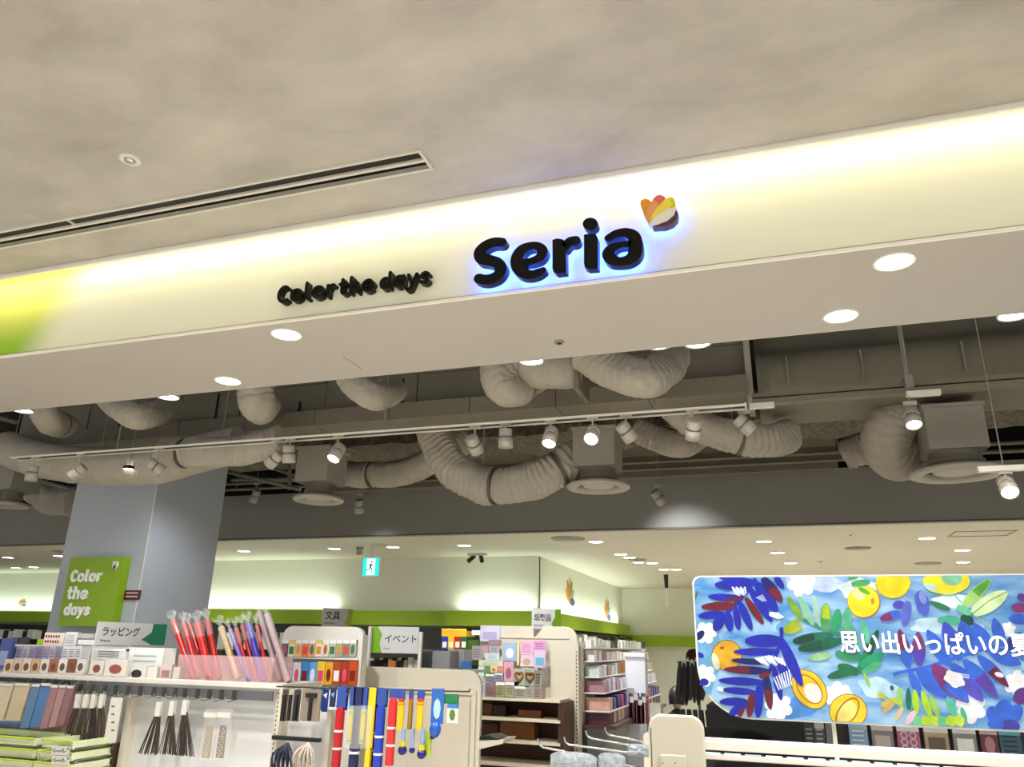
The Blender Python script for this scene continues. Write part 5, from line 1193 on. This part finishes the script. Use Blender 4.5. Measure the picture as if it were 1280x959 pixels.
# soft washes
for z, cx, cy, rx, ry, cc, rt in ((Z7, 120, 520, 90, 260, '#6aa6cf', 0), (Z7, 700, 880, 150, 70, '#4a8ad6', -20), (Z7, 800, 80, 200, 60, '#bfd0ee', 10), (Z7, 620, 380, 60, 60, '#5fa4d6', 0), (Z8, 560, 330, 200, 50, '#c4e2f6', 0), (Z8, 900, 560, 120, 60, '#9ccbee', 0), (Z8, 180, 690, 120, 60, '#b8dcf4', 15), (Z8, 60, 120, 110, 60, '#d6e6e4', 0), (Z8, 640, 190, 150, 40, '#e2eef8', 5)):
    ell(z, cx, cy, rx, ry, cc, rt, 24, .12)
for z, x, y, r in ((Z7, 110, 410, 75), (Z7, 105, 680, 75), (Z7, 570, 880, 95), (Z7, 715, 95, 95), (Z7, 945, 800, 90), (Z8, 700, 800, 95), (Z8, 965, 660, 80), (Z8, 915, 350, 45), (Z8, 0, 740, 40)): flower(z, x, y, r)
leaf(Z7, 38, 210, 62, 145, 16, '#4a7a3a'); leaf(Z7, 50, 450, 100, 400, 40, B2); leaf(Z7, 55, 540, 100, 560, 30, B1); leaf(Z7, 75, 720, 130, 720, 40, B1)
# lemons
ell(Z7, 245, 552, 97, 98, '#7a4a1a', 0); ell(Z7, 245, 552, 92, 93, '#dca81e', 0); ell(Z7, 175, 590, 22, 55, '#e6d8b8', -15); ell(Z7, 215, 505, 14, 10, '#a04a1a')
ell(Z7, 765, 765, 98, 140, '#8a5a14', -38); ell(Z7, 765, 765, 93, 135, '#f0c41c', -38); ell(Z7, 790, 790, 50, 70, '#f2ead8', -38); ring(Z7, 765, 765, 62, 105, 7, '#a8741a', -38)
ell(Z7, 1010, 905, 120, 112, '#8a5a14', 0); ell(Z7, 1010, 905, 115, 107, '#f2ca22', 0); ell(Z7, 1000, 900, 60, 70, '#f2e07a', 40); ring(Z7, 1005, 910, 55, 100, 8, '#a8741a', 35)
ell(Z8, 90, 195, 95, 92, '#b86a1a', 10); ell(Z8, 88, 193, 90, 88, '#ffe11c', 10); ell(Z8, 60, 150, 40, 30, '#f2ef9a', 30); ell(Z8, 140, 190, 10, 18, '#e0782a')
ell(Z8, 257, 90, 100, 85, '#ffde14', 0); ring(Z8, 257, 75, 100, 98, 4, '#c89a1c', 0, 10, 170)
ell(Z8, 560, 80, 135, 70, '#ffe428', 0); ell(Z8, 590, 60, 60, 40, '#8ad0a8', 10); ell(Z8, 470, 110, 40, 18, '#bfe4dc', 20); ring(Z8, 560, 70, 140, 90, 4, '#4aa06a', 0, -20, 150)
leaf(Z8, 20, 95, 125, 80, 34, '#3f9a5a'); leaf(Z8, 60, 115, 125, 150, 26, '#5aa83a'); leaf(Z8, 0, 60, 60, 50, 20, '#4aa06a')
# green frond
line(Z7, [(720, 325), (850, 380), (1000, 440), (1080, 560)], 22, '#2a8a6a')
for L_ in ((720, 330, 630, 185, 42, '#7aa82c'), (790, 360, 700, 180, 42, '#8ac4a0'), (840, 370, 790, 175, 44, '#a4ccc4'), (865, 400, 870, 225, 58, '#4a9a5a', '#a8c41c'), (925, 400, 948, 260, 52, '#2a9a6a'), (990, 420, 1010, 250, 52, '#5ab08a'), (700, 330, 600, 395, 36, '#98a820'), (720, 370, 610, 410, 40, '#9aa81c'),
           (915, 430, 660, 465, 66, '#0e6a50', '#0a3a30'), (970, 460, 695, 515, 62, '#0c6048', '#0a4a34'), (900, 548, 760, 572, 42, '#9ac890'), (1070, 640, 880, 690, 46, '#0f6a44'), (930, 540, 1090, 570, 56, '#2a8a5e'), (1050, 640, 950, 610, 40, '#6ab87a')): leaf(Z7, *L_[:6], c2=L_[6] if len(L_) > 6 else None)
for L_ in ((60, 600, 172, 355, 46, '#158058', '#0a4a38'), (70, 560, 205, 490, 44, '#1f9a6a'), (80, 600, 190, 540, 34, '#4ab080'), (60, 600, -60, 560, 50, '#0f6a44'), (60, 470, 20, 330, 40, '#4aa884'), (110, 430, 80, 300, 40, '#5ab494'), (90, 600, 125, 680, 16, '#9ac848')): leaf(Z8, *L_[:6], c2=L_[6] if len(L_) > 6 else None)
# top left blue frond
line(Z7, [(240, 290), (330, 200), (430, 70)], 24, B1)
for L_ in ((430, 92, 200, 62, 40, B1), (400, 110, 170, 108, 62, B1), (340, 195, 128, 182, 46, B1), (300, 240, 85, 247, 52, RD), (230, 290, 65, 305, 46, B1), (220, 295, 170, 398, 62, B1), (250, 280, 268, 402, 52, B1), (300, 245, 320, 392, 44, B1), (325, 215, 402, 392, 48, B1), (365, 190, 475, 355, 44, RD), (390, 130, 530, 342, 52, B1), (430, 95, 560, 275, 74, B1), (470, 62, 592, 215, 64, B2, RD), (550, 55, 602, 132, 40, B1), (340, 190, 230, 210, 26, RD)): leaf(Z7, *L_[:6], c2=L_[6] if len(L_) > 6 else None)
for i in range(7): line(Z7, [(280 + i * 13, 120 + (i % 2) * 8), (300 + i * 11, 165 + (i % 3) * 6)], 10, '#d8e0f4')
for i in range(5): line(Z7, [(430 + i * 9, 190 + i * 5), (475 + i * 5, 170 + i * 9)], 4, '#c4d0f0')
ell(Z7, 555, 300, 48, 18, '#f2f2f0', 15, 14, .15)
# centre blue frond
line(Z7, [(590, 375), (590, 460), (515, 650), (395, 860)], 20, B1)
for L_ in ((600, 460, 360, 462, 72, B1), (575, 530, 290, 530, 44, B1), (500, 600, 275, 582, 34, B2), (520, 652, 230, 640, 46, B2, RD), (470, 722, 195, 710, 46, B1), (425, 785, 215, 768, 40, B1), (375, 842, 200, 845, 46, B1), (588, 450, 718, 745, 62, B1), (555, 560, 650, 740, 54, B1), (540, 620, 588, 832, 42, B1), (490, 665, 520, 892, 48, B2, RD), (455, 715, 440, 952, 48, B1), (405, 790, 385, 945, 42, RD), (370, 855, 262, 925, 46, B1), (350, 880, 320, 945, 26, RD), (450, 690, 520, 660, 30, RD)): leaf(Z7, *L_[:6], c2=L_[6] if len(L_) > 6 else None)
for i in range(9): line(Z7, [(425 + i * 20, 552 + abs(4 - i) * 4), (470 + i * 18, 600 + (i % 3) * 8)], 13, '#f0f2f6')
for i in range(7): line(Z7, [(540 + i * 16, 690 - i * 8), (575 + i * 13, 770 - i * 5)], 7, '#f0f2f6')
ell(Z7, 205, 765, 22, 12, '#f0f2f6', 25, 10)
# small blue sprig and green sprig
for L_ in ((300, 258, 183, 295, 46, CB, '#7a2050'), (320, 205, 255, 218, 42, VI), (342, 190, 318, 335, 46, '#5a6ad0'), (350, 125, 345, 165, 20, '#6a8ad8')): leaf(Z8, *L_[:6], c2=L_[6] if len(L_) > 6 else None)
ell(Z8, 422, 200, 40, 72, '#4a64cc', -15, 20, .04); ell(Z8, 425, 170, 20, 40, '#8a98dc', -15, 12)
for L_ in ((660, 215, 808, 68, 50, '#a8d878', '#5aa83a'), (710, 262, 902, 138, 72, '#d4eeb4'), (580, 240, 462, 195, 30, '#2a7a50'), (645, 300, 508, 300, 48, '#4ab08c'), (640, 300, 715, 300, 60, '#0c4a3a'), (620, 220, 700, 265, 40, '#6ac49a')): leaf(Z8, *L_[:6], c2=L_[6] if len(L_) > 6 else None)
line(Z8, [(710, 262), (800, 190), (902, 138)], 4, '#6a9a4a'); line(Z8, [(600, 150), (650, 205)], 4, '#5a9a6a'); line(Z8, [(730, 280), (860, 370)], 6, '#8ac0a0')
# big cobalt frond
line(Z8, [(255, 608), (330, 590), (440, 570), (720, 480), (900, 430)], 16, CB)
for L_ in ((345, 570, 292, 350, 62, CB, '#7a1a3c'), (405, 560, 398, 365, 62, '#4a3aa8', '#7a2a6a'), (580, 560, 450, 355, 72, CB), (640, 530, 548, 310, 84, CB, '#3a4ac0'), (720, 500, 645, 305, 90, CB), (800, 480, 715, 315, 80, CB), (880, 450, 830, 285, 54, CB), (350, 585, 418, 745, 42, CB), (395, 575, 585, 745, 96, CB), (480, 555, 685, 768, 92, '#7a2a70', CB), (590, 550, 768, 762, 84, CB, VI), (660, 525, 850, 740, 74, CB, '#5a3aa0'), (740, 500, 912, 680, 60, CB, RD), (800, 470, 985, 550, 76, CB), (900, 470, 985, 370, 50, '#1a2a80')): leaf(Z8, *L_[:6], sharp=.75, c2=L_[6] if len(L_) > 6 else None)
ell(Z8, 605, 635, 62, 42, '#f4f4f6', 30, 18, .12); ell(Z8, 860, 610, 28, 14, '#e8e4ee', 20, 12)
for i in range(3): line(Z8, [(610 + i * 8, 600 + i * 10), (690, 612 + i * 9)], 3, '#e8eef8')
# right edge leaves
for L_ in ((1010, 165, 965, 175, 40, '#5a3a8c'), (1020, 225, 930, 232, 46, '#7a2a6a'), (1030, 295, 915, 292, 52, CB)): leaf(Z8, *L_[:6])
for L_ in ((860, 900, 812, 790, 70, CB), (865, 890, 905, 755, 78, CB), (870, 900, 985, 790, 70, CB), (870, 915, 975, 895, 62, '#3a3aa0'), (955, 770, 1020, 690, 60, '#5a2a80'), (850, 920, 830, 860, 70, CB)): leaf(Z8, *L_[:6])
# yellow-green fern
line(Z8, [(180, 712), (260, 770), (345, 820), (450, 880), (680, 890)], 6, '#8ab43c')
for i, L_ in enumerate(((210, 740, 165, 712, 26, '#c4cc2c'), (240, 760, 185, 790, 26, '#d4b85c'), (250, 700, 248, 670, 18, '#1a5a4a'), (300, 790, 290, 680, 26, '#9ad46a'), (345, 810, 342, 685, 26, '#0e6a52'), (390, 830, 378, 695, 30, '#a4d020'), (470, 850, 420, 700, 32, '#a8d428'), (515, 850, 470, 730, 30, '#9acc58'), (620, 880, 565, 735, 34, '#5ac49c'), (670, 880, 645, 795, 24, '#4ab08a'), (260, 770, 195, 825, 24, '#c8a868'), (310, 790, 270, 870, 22, '#d0b890'), (380, 820, 330, 890, 30, '#e0b8c4'), (300, 770, 235, 745, 22, '#c4cc3c'))): leaf(Z8, *L_)
for i in range(6): leaf(Z8, 395 + i * 46, 900, 400 + i * 48, 845, 42, ('#6ac88a', '#b8d82c', '#c4dc3c')[i % 3], .25)
ao = art.build('printed_artwork', bw, bn)
am = bpy.data.materials.new('banner_inks'); am.use_nodes = True; nt = am.node_tree; bs = nt.nodes['Principled BSDF']
an_ = nt.nodes.new('ShaderNodeAttribute'); an_.attribute_name = 'tint'; nz = nt.nodes.new('ShaderNodeTexNoise'); nz.inputs['Scale'].default_value = 14; nz.inputs['Detail'].default_value = 6
tc = nt.nodes.new('ShaderNodeTexCoord'); nt.links.new(tc.outputs['Object'], nz.inputs['Vector'])
mr = nt.nodes.new('ShaderNodeMapRange'); mr.inputs[1].default_value = .35; mr.inputs[2].default_value = .7; mr.inputs[3].default_value = .82; mr.inputs[4].default_value = 1.25; nt.links.new(nz.outputs['Fac'], mr.inputs[0])
mx = nt.nodes.new('ShaderNodeVectorMath'); mx.operation = 'SCALE'; nt.links.new(an_.outputs['Color'], mx.inputs[0]); nt.links.new(mr.outputs[0], mx.inputs['Scale'])
sc_ = nt.nodes.new('ShaderNodeVectorMath'); sc_.operation = 'SCALE'; sc_.inputs['Scale'].default_value = .42; nt.links.new(mx.outputs[0], sc_.inputs[0]); nt.links.new(sc_.outputs[0], bs.inputs['Base Color']); nt.links.new(mx.outputs[0], bs.inputs['Emission Color'])
bs.inputs['Emission Strength'].default_value = .26; bs.inputs['Roughness'].default_value = .35
ao.data.materials.clear(); ao.data.materials.append(am)
# lettering
tw = at(1276, 815, YB).x - at(1051, 815, YB).x
p = at(1051, 813.5, YB)
tinkw = mat('banner_white_ink', '#ffffff', .4, var=0, emit=.3); tinkd = mat('banner_shadow_ink', '#3a4a78', .5, var=0)
text('lettering_shadow', '思い出いっぱいの夏', (p.x + .004, YB - .0125, p.z - .004), .118, tinkd, bn, .0002, .018, tw * 1.06)
text('lettering', '思い出いっぱいの夏', (p.x, YB - .0135, p.z), .118, tinkw, bn, .0002, .016, tw * 1.06)
# support post
p = at(1042, 908, YB + .03); q = at(1044, 956, YB + .03)
tag(MB().box(p.x - .008, p.x + .012, YB + .052, YB + .07, .9, bz0 + .12).build('banner_post', white), 'white post holding up the banner above the counter rail', 'post')

# ---------------------------------------------------------------- counter rail and end cap, bottom right
YR = 3.8
x0, x1, z0, z1 = rect(812, 894, 882, 1010, YR)
cc_ = thing('counter_end_cap', ((x0 + x1) / 2, YR, 0), 'cream rounded end cap of the counter rack at the bottom, left of the white rail', 'end cap')
MB().prism(rrect(x0, x1, .3, z1, .06, (0, 0, 1, 1))[::-1], YR, YR + .03).build('cap_sheet', mat('cap_cream', '#c4beae', .4, var=.02), cc_, .008)
MB().box(x0, x0 + .012, YR, YR + .25, .3, z1 - .06).build('side_return', MATS['cap_cream'], cc_)
b = rect(826, 944, 858, 975, YR - .01); MB().box(b[0], b[1], YR - .02, YR, b[2], b[3]).build('bracket', MATS['cap_cream'], cc_, .004)
for px in (829, 844): q = at(px, 954, YR - .02); MB().cyl(q, q + Vector((0, -.004, 0)), .004, n=10).build('screw', grey, cc_)
MB().box(x0 + .05, x1 - .05, YR + .02, YR + .06, 0, .3).build('foot', white, cc_)
cr = thing('counter_rack', (at(1070, 940, YR).x, YR, 0), 'white steel counter rack with two rails running off the right edge', 'rack')
xa = at(858, 932, YR).x; xb = at(1420, 940, YR).x; zr = at(1070, 944, YR).z
MB().box(xa, xb, YR + .032, YR + .06, zr - .018, zr + .018).build('front_rail', white, cr, .003)
MB().box(xa, xb, YR + .034, YR + .05, zr - .055, zr - .035).build('lower_rail', white, cr, .003)
MB().box(xa, xb, YR + .25, YR + .28, zr - .02, zr + .01).build('back_rail', white, cr)
MB().box(xa, xb, YR + .062, YR + .25, zr - .06, zr - .055).build('glass_shelf', mat('glass_shelf', '#b8c8cc', .1, var=0, alpha=.6), cr)
MB().box(xa, xa + .03, YR + .062, YR + .09, 0, zr - .06).build('leg', white, cr)
for k in range(16):
    a = xa + .06 + k * .09; MB().box(a, a + .07, YR + .04, YR + .2, zr - .055, zr - .045).build('flat_pack', cmat(('#9ab0c4', '#c8ccd0', '#7a8a98', '#d8d4cc')[k % 4]), cr)
# black hanging board and goods beyond it
x0 = at(1003, 930, 5.3).x; x1 = at(1420, 930, 5.3).x
gK = thing('accessory_rack', ((x0 + x1) / 2, 5.3, 0), 'black backed rack of hanging accessories seen under the banner', 'rack')
MB().box(x0, x1, 5.34, 5.38, 0, 1.35).build('black_board', dark, gK); MB().box(x0, x1, 5.2, 5.34, .1, .95).build('lower_body', dark, gK)
AC = [(1006, 1018, '#3a3c40', None, 'dark grey accessory pack at the left end under the banner', 'lines', '#a8acb0'), (1019, 1031, '#55585c', '#c8c8c8', 'grey pack with white print left of the banner post', 'lines', '#c0c4c8'), (1033, 1041, '#7a7c80', None, 'thin grey pack touching the banner post', None, ''), (1062, 1085, '#8ab0d4', '#a8c4dc', 'pale blue pack under the banner', 'lines', '#e6f0f8'),
      (1090, 1117, '#8e8488', '#d8d0d4', 'mauve-grey pack under the banner', 'block', '#c4b8b4'), (1122, 1150, '#b8628c', '#f2f2f0', 'pink pack with rings and white header under the banner', 'rings', '#e8d0e0'), (1156, 1186, '#b0a080', '#ecebe6', 'beige pack with white header under the banner', 'block', '#6a5a48'),
      (1192, 1221, '#8a8c8e', '#e4e4e2', 'grey pack with a white label under the banner', 'block', '#f2f2f0'), (1226, 1248, '#6a2c34', '#c4b0b0', 'dark red pack under the right of the banner', 'figure', '#b08088'), (1250, 1277, '#2a5a6c', '#58b0c0', 'teal-topped dark pack at the right edge under the banner', 'lines', '#141c20')]
for a, b, cc, tp, lb, ink, ic in AC:
    y0 = 903 + (a - 1000) * .035; y1 = 936 + (a - 1000) * .045
    t = card(a, y0, b, y1, 5.2, cc, lb, None, 'accessory_pack', 'accessory pack', .02, ink if ink != 'rings' else None, ic or '#888888', top=tp)
    if ink == 'rings':
        X0, X1, Z0, Z1 = rect(a, y0, b, y1, 5.2); m = MB()
        for i in range(3):
            for j in range(2):
                ccx_ = X0 + (X1 - X0) * (.3 + .4 * j); ccz_ = Z0 + (Z1 - Z0) * (.15 + .25 * i)
                stroke(m, [(ccx_ + .016 * math.cos(q * .785), ccz_ + .016 * math.sin(q * .785), .003) for q in range(9)], 5.194, 5.199, 2)
        m.build('rings', cmat(ic), t)
# rack of dark hanging ties / stockings
p = at(864, 830, 6.9)
for k in range(7):
    px = 850 + k * 5; a = at(px, 827 + (k % 2) * 2, 6.9 + .05 * (k % 3)); b = at(px - 2, 876 + (k % 3) * 3, 6.9 + .05 * (k % 3))
    t = thing('hanging_umbrella', a, 'slim dark folded umbrella hanging in a cluster left of the banner', 'umbrella', 'dark folded umbrellas left of the banner')
    MB().tube([a, a + (b - a) * .3, a + (b - a) * .8, b], [.012, .022, .024, .008], 8).build('folded_canopy', mat('umb_%d' % (k % 3), ('#2a262c', '#3a3438', '#1c1a24')[k % 3], .6, var=.3, scale=60), t)
    MB().cyl(a, a + Vector((0, 0, .03)), .006, n=6).build('tip', white, t)
hk = thing('umbrella_stand', (p.x, 7.2, 0), 'dark wire stand carrying the cluster of folded umbrellas', 'stand')
MB().cyl((p.x + .02, 7.2, 0), (p.x + .02, 7.2, 1.5), .012, n=8).build('pole', grey, hk); MB().tube([(p.x - .12, 6.92, 1.5), (p.x + .02, 7.2, 1.5), (p.x + .16, 6.92, 1.5)], [.006] * 3, 6).build('arms', grey, hk)
for k in range(5): x = p.x - .1 + k * .05; MB().cyl((x, 7.0, 1.13), (x + .01, 7.02, .9), .02, n=7).build('lower_umbrella', mat('umb_0', '#2a262c'), hk)
c = at(867, 821, 7.1); mm = MB().lathe([(0, .065), (.035, .058), (.06, .03), (.068, -.01), (.06, -.03), (0, -.03)], Matrix.Translation(c), 18).build('knit_cap', mat('maroon_knit', '#4a1618', .9, var=.2, scale=60, bump=.5)); tag(mm, 'maroon knit cap on top of the umbrella stand', 'hat')

# prong hooks and clear bags, bottom centre
px_ = at(811, 935, 5.0).x
pr_ = thing('hook_panel', (px_, 4.85, 0), 'narrow cream upright behind the end cap that carries the chrome hooks', 'panel')
MB().box(px_ - .004, px_ + .03, 4.84, 5.4, .1, at(811, 915, 5.0).z).build('upright', cream, pr_); MB().box(px_ - .02, px_ + .05, 4.84, 5.4, 0, .1).build('foot', cream, pr_)
for k, (A, B) in enumerate((((678, 934), (806, 962)), ((711, 931), (808, 944)), ((738, 923), (812, 936)), ((762, 919), (812, 929)))):
    Yh = 4.9 + .15 * (3 - k) * 0 + .12 * k; a = at(*A, Yh); b = at(*B, Yh); d = (a - b).normalized()
    t = thing('prong_hook', b, ('short upturned chrome hook at the left of the clear bags', 'long chrome hook over the front clear bags', 'chrome hook in the middle, left of the end cap', 'rearmost chrome hook beside the end cap')[k], 'hook')
    MB().tube([b, a - d * .0, a + d * .02 + Vector((0, 0, .012)), a + d * .03 + Vector((0, 0, .04))], [.007] * 4, 8).build('prong', chrome, t)
for k, (a, y0, b, y1) in enumerate(((688, 940, 746, 985), (748, 941, 782, 985), (784, 930, 811, 946))):
    X0, X1, Z0, Z1 = rect(a, y0, b, y1, 4.75); t = thing('clear_pouch', ((X0 + X1) / 2, 4.75, Z0), ('larger crumpled clear pouch hanging at the bottom, left', 'smaller crumpled clear pouch to the right of the larger one', 'flat white printed pouch beside the end cap')[k], 'pouch')
    m = MB(); n = 14; vs = []; fs = []
    for s_ in (0, 1):
        for i in range(n):
            for j in range(n):
                u, v = i / (n - 1), j / (n - 1); e = math.sin(math.pi * u) ** .5 * math.sin(math.pi * v) ** .5
                q = .018 * noise.noise(Vector((u * 6 + k, v * 6, s_ * 3)))
                cu = .10 * (1 - abs(2 * u - 1)) ** .5 if False else 0
                vs.append((X0 + (X1 - X0) * u, 4.75 + (s_ * 2 - 1) * (.03 * e) + q * e, Z0 + (Z1 - Z0) * (v - .12 * (2 * u - 1) ** 4 * v)))
        for i in range(n - 1):
            for j in range(n - 1):
                o_ = s_ * n * n; f_ = (o_ + i * n + j, o_ + (i + 1) * n + j, o_ + (i + 1) * n + j + 1, o_ + i * n + j + 1); fs.append(f_ if s_ == 0 else f_[::-1])
    m.add(vs, fs, True).build('film', mat('pouch_film', '#b4bec6', .15, var=.35, scale=30, bump=1.0, bscale=25, alpha=.75), t)
    x, x_ = X0 + .1 * (X1 - X0), X1 - .1 * (X1 - X0); MB().box(x, x_, 4.712, 4.714, Z0 + .4 * (Z1 - Z0), Z0 + .5 * (Z1 - Z0)).build('print_band', cmat('#9cb4c8'), t)
tag(pbox(812, 880, 826, 900, 6.6, .15).build('white_tissue', white), 'bright white crumpled bag between the white end panel and the crouching person', 'bag')

# ---------------------------------------------------------------- people in black
def skin_body(joints, edges, m_, parent, root=0, name='body'):
    bm = __import__('bmesh').new(); lay_ = bm.verts.layers.skin.verify(); V = []
    for i, (p, r) in enumerate(joints):
        v = bm.verts.new(p); v[lay_].radius = (r, r) if not isinstance(r, tuple) else r; v[lay_].use_root = (i == root); V.append(v)
    for a, b in edges: bm.edges.new((V[a], V[b]))
    me = bpy.data.meshes.new(name); bm.to_mesh(me); bm.free(); me.materials.append(m_)
    o = bpy.data.objects.new(name, me); COL.objects.link(o); o.parent = parent; o.matrix_parent_inverse = Matrix.Translation(-parent.location)
    s_ = o.modifiers.new('skin', 'SKIN'); s_.use_smooth_shade = True
    u = o.modifiers.new('sub', 'SUBSURF'); u.levels = 2; u.render_levels = 2
    return o
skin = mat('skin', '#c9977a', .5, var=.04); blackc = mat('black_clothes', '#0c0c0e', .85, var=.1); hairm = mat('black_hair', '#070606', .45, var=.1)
def figure(loc, rz, pose, label):
    t = thing('person', loc, label, 'person')
    M = Matrix.Translation(loc) @ Matrix.Rotation(rz, 4, 'Z')
    J = [(M @ Vector(p), r) for p, r in pose['j']]
    skin_body(J, pose['e'], blackc, t)
    # head with face features
    hc = M @ Vector(pose['head']); hd = (M.to_3x3() @ Vector(pose['look'])).normalized(); hu = (M.to_3x3() @ Vector(pose['up'])).normalized()
    hs = hd.cross(hu).normalized(); hu = hs.cross(hd)
    HM = Matrix.Translation(hc) @ Matrix((( hs.x, hd.x, hu.x, 0), (hs.y, hd.y, hu.y, 0), (hs.z, hd.z, hu.z, 0), (0, 0, 0, 1)))
    m = MB(); vs = []; fs = []; n = 18
    for i in range(13):
        a = math.pi * i / 12; z = -math.cos(a) * .118; r = math.sin(a)
        for k in range(n):
            q = 2 * math.pi * k / n; x = math.cos(q) * r * .076 * (1 - .18 * (z < -.04)); y = math.sin(q) * r * .092 + (.012 if z < -.02 and math.sin(q) > 0 else 0)
            if abs(math.cos(q)) < .25 and math.sin(q) > 0 and abs(z) < .02: y += .022
            vs.append(HM @ Vector((x, y, z)))
    for i in range(12):
        for k in range(n): fs.append((i * n + k, i * n + (k + 1) % n, (i + 1) * n + (k + 1) % n, (i + 1) * n + k))
    m.add(vs, fs, True)
    h = m.build('head', skin, t)
    e_ = MB()
    for s_ in (-1, 1): e_.lathe([(.012 * math.sin(q * math.pi / 6), -.007 * math.cos(q * math.pi / 6)) for q in range(7)], HM @ Matrix.Translation((s_ * .03, .086, .01)), 10)
    e_.build('eyes', dark, h)
    MB().box(-.022, .022, .088, .095, -.052, -.044, HM).build('mouth', cmat('#9a5048'), h)
    e2 = MB()
    for s_ in (-1, 1): e2.lathe([(.006, -.03), (.012, -.01), (.014, .015), (.006, .03)], HM @ Matrix.Translation((s_ * .078, -.005, 0)), 8)
    e2.build('ears', skin, h)
    m = MB(); vs = []; fs = []
    for i in range(9):
        a = math.pi * (.36 + .64 * i / 8); z = -math.cos(a) * .132; r = math.sin(a)
        for k in range(n):
            q = 2 * math.pi * k / n; f_ = math.sin(q)
            zz = z if f_ < .35 else max(z, .045)
            vs.append(HM @ Vector((math.cos(q) * r * .092, f_ * r * .106 - .008, zz - (.03 if f_ < -.2 and i == 0 else 0))))
    for i in range(8):
        for k in range(n): fs.append((i * n + k, i * n + (k + 1) % n, (i + 1) * n + (k + 1) % n, (i + 1) * n + k))
    m.add(vs, fs, True); m.build('hair', hairm, t)
    # hands: palm + five fingers each
    for hp, hdir in pose['hands']:
        hp = M @ Vector(hp); d = (M.to_3x3() @ Vector(hdir)).normalized(); s1 = d.cross(Vector((0, 0, 1))).normalized()
        Jh = [(hp - d * .03, .022), (hp + d * .03, (.03, .018))]; Eh = [(0, 1)]
        for k, L_ in enumerate((.07, .08, .075, .06)):
            b0 = hp + d * .04 + s1 * (.024 - .016 * k); i0 = len(Jh)
            Jh += [(b0, .009), (b0 + d * L_ * .5 + Vector((0, 0, -.006)), .008), (b0 + d * L_ + Vector((0, 0, -.022)), .006)]; Eh += [(1, i0), (i0, i0 + 1), (i0 + 1, i0 + 2)]
        i0 = len(Jh); Jh += [(hp + s1 * .035 + d * .01, .010), (hp + s1 * .055 + d * .045, .008)]; Eh += [(0, i0), (i0, i0 + 1)]
        skin_body(Jh, Eh, skin, t, 0, 'hand')
    return t
# kneeling, seen from behind: facing +Y (away), local frame forward = +Y
kneel = dict(j=[((0, -.05, .42), (.15, .12)), ((0, -.02, .60), (.14, .11)), ((0, .02, .80), (.18, .12)), ((0, .05, .93), (.09, .07)), ((0, .07, 1.0), .055),
                ((.17, .03, .88), .07), ((.25, .12, .68), .05), ((.18, .34, .66), .038), ((-.17, .03, .88), .07), ((-.25, .12, .68), .05), ((-.18, .34, .66), .038),
                ((.10, -.04, .40), .10), ((.14, .32, .30), .075), ((.14, .0, .08), .055), ((.14, -.12, .05), .04), ((-.10, -.04, .40), .10), ((-.14, .30, .28), .075), ((-.14, -.02, .08), .055), ((-.14, -.14, .05), .04)],
             e=[(0, 1), (1, 2), (2, 3), (3, 4), (2, 5), (5, 6), (6, 7), (2, 8), (8, 9), (9, 10), (0, 11), (11, 12), (12, 13), (13, 14), (0, 15), (15, 16), (16, 17), (17, 18)],
             head=(0, .09, 1.10), look=(0, 1, -.3), up=(0, .3, 1), hands=[((.16, .38, .66), (0, 1, -.1)), ((-.16, .38, .66), (0, 1, -.1))])
q = at(845, 870, 9.0); figure(Vector((q.x, 9.0, 0)), 0, kneel, 'person in black with dark hair crouching, seen from behind left of the banner')
# bending far forward towards -X, behind the counter
bend = dict(j=[((.0, 0, .98), (.16, .14)), ((-.18, 0, 1.06), (.15, .13)), ((-.38, 0, 1.10), (.18, .15)), ((-.52, 0, 1.08), (.10, .08)), ((-.58, 0, 1.07), .055),
               ((-.42, .18, 1.05), .075), ((-.50, .24, .82), .055), ((-.60, .20, .62), .038), ((-.42, -.18, 1.05), .075), ((-.50, -.24, .82), .055), ((-.60, -.20, .62), .038),
               ((.04, .10, .90), .10), ((.0, .11, .50), .07), ((.05, .11, .10), .05), ((-.08, .11, .05), .045), ((.04, -.10, .90), .10), ((.0, -.11, .50), .07), ((.05, -.11, .10), .05), ((-.08, -.11, .05), .045)],
            e=kneel['e'], head=(-.68, 0, 1.05), look=(-.5, 0, -1), up=(-1, 0, .5), hands=[((-.62, .20, .60), (-.3, 0, -1)), ((-.62, -.20, .60), (-.3, 0, -1))])
q = at(985, 900, 5.0); figure(Vector((q.x, 4.98, .02)), 0, bend, 'person in black bending over behind the counter, mostly hidden under the banner')
# grey-black floor rack filling the dark area under the banner
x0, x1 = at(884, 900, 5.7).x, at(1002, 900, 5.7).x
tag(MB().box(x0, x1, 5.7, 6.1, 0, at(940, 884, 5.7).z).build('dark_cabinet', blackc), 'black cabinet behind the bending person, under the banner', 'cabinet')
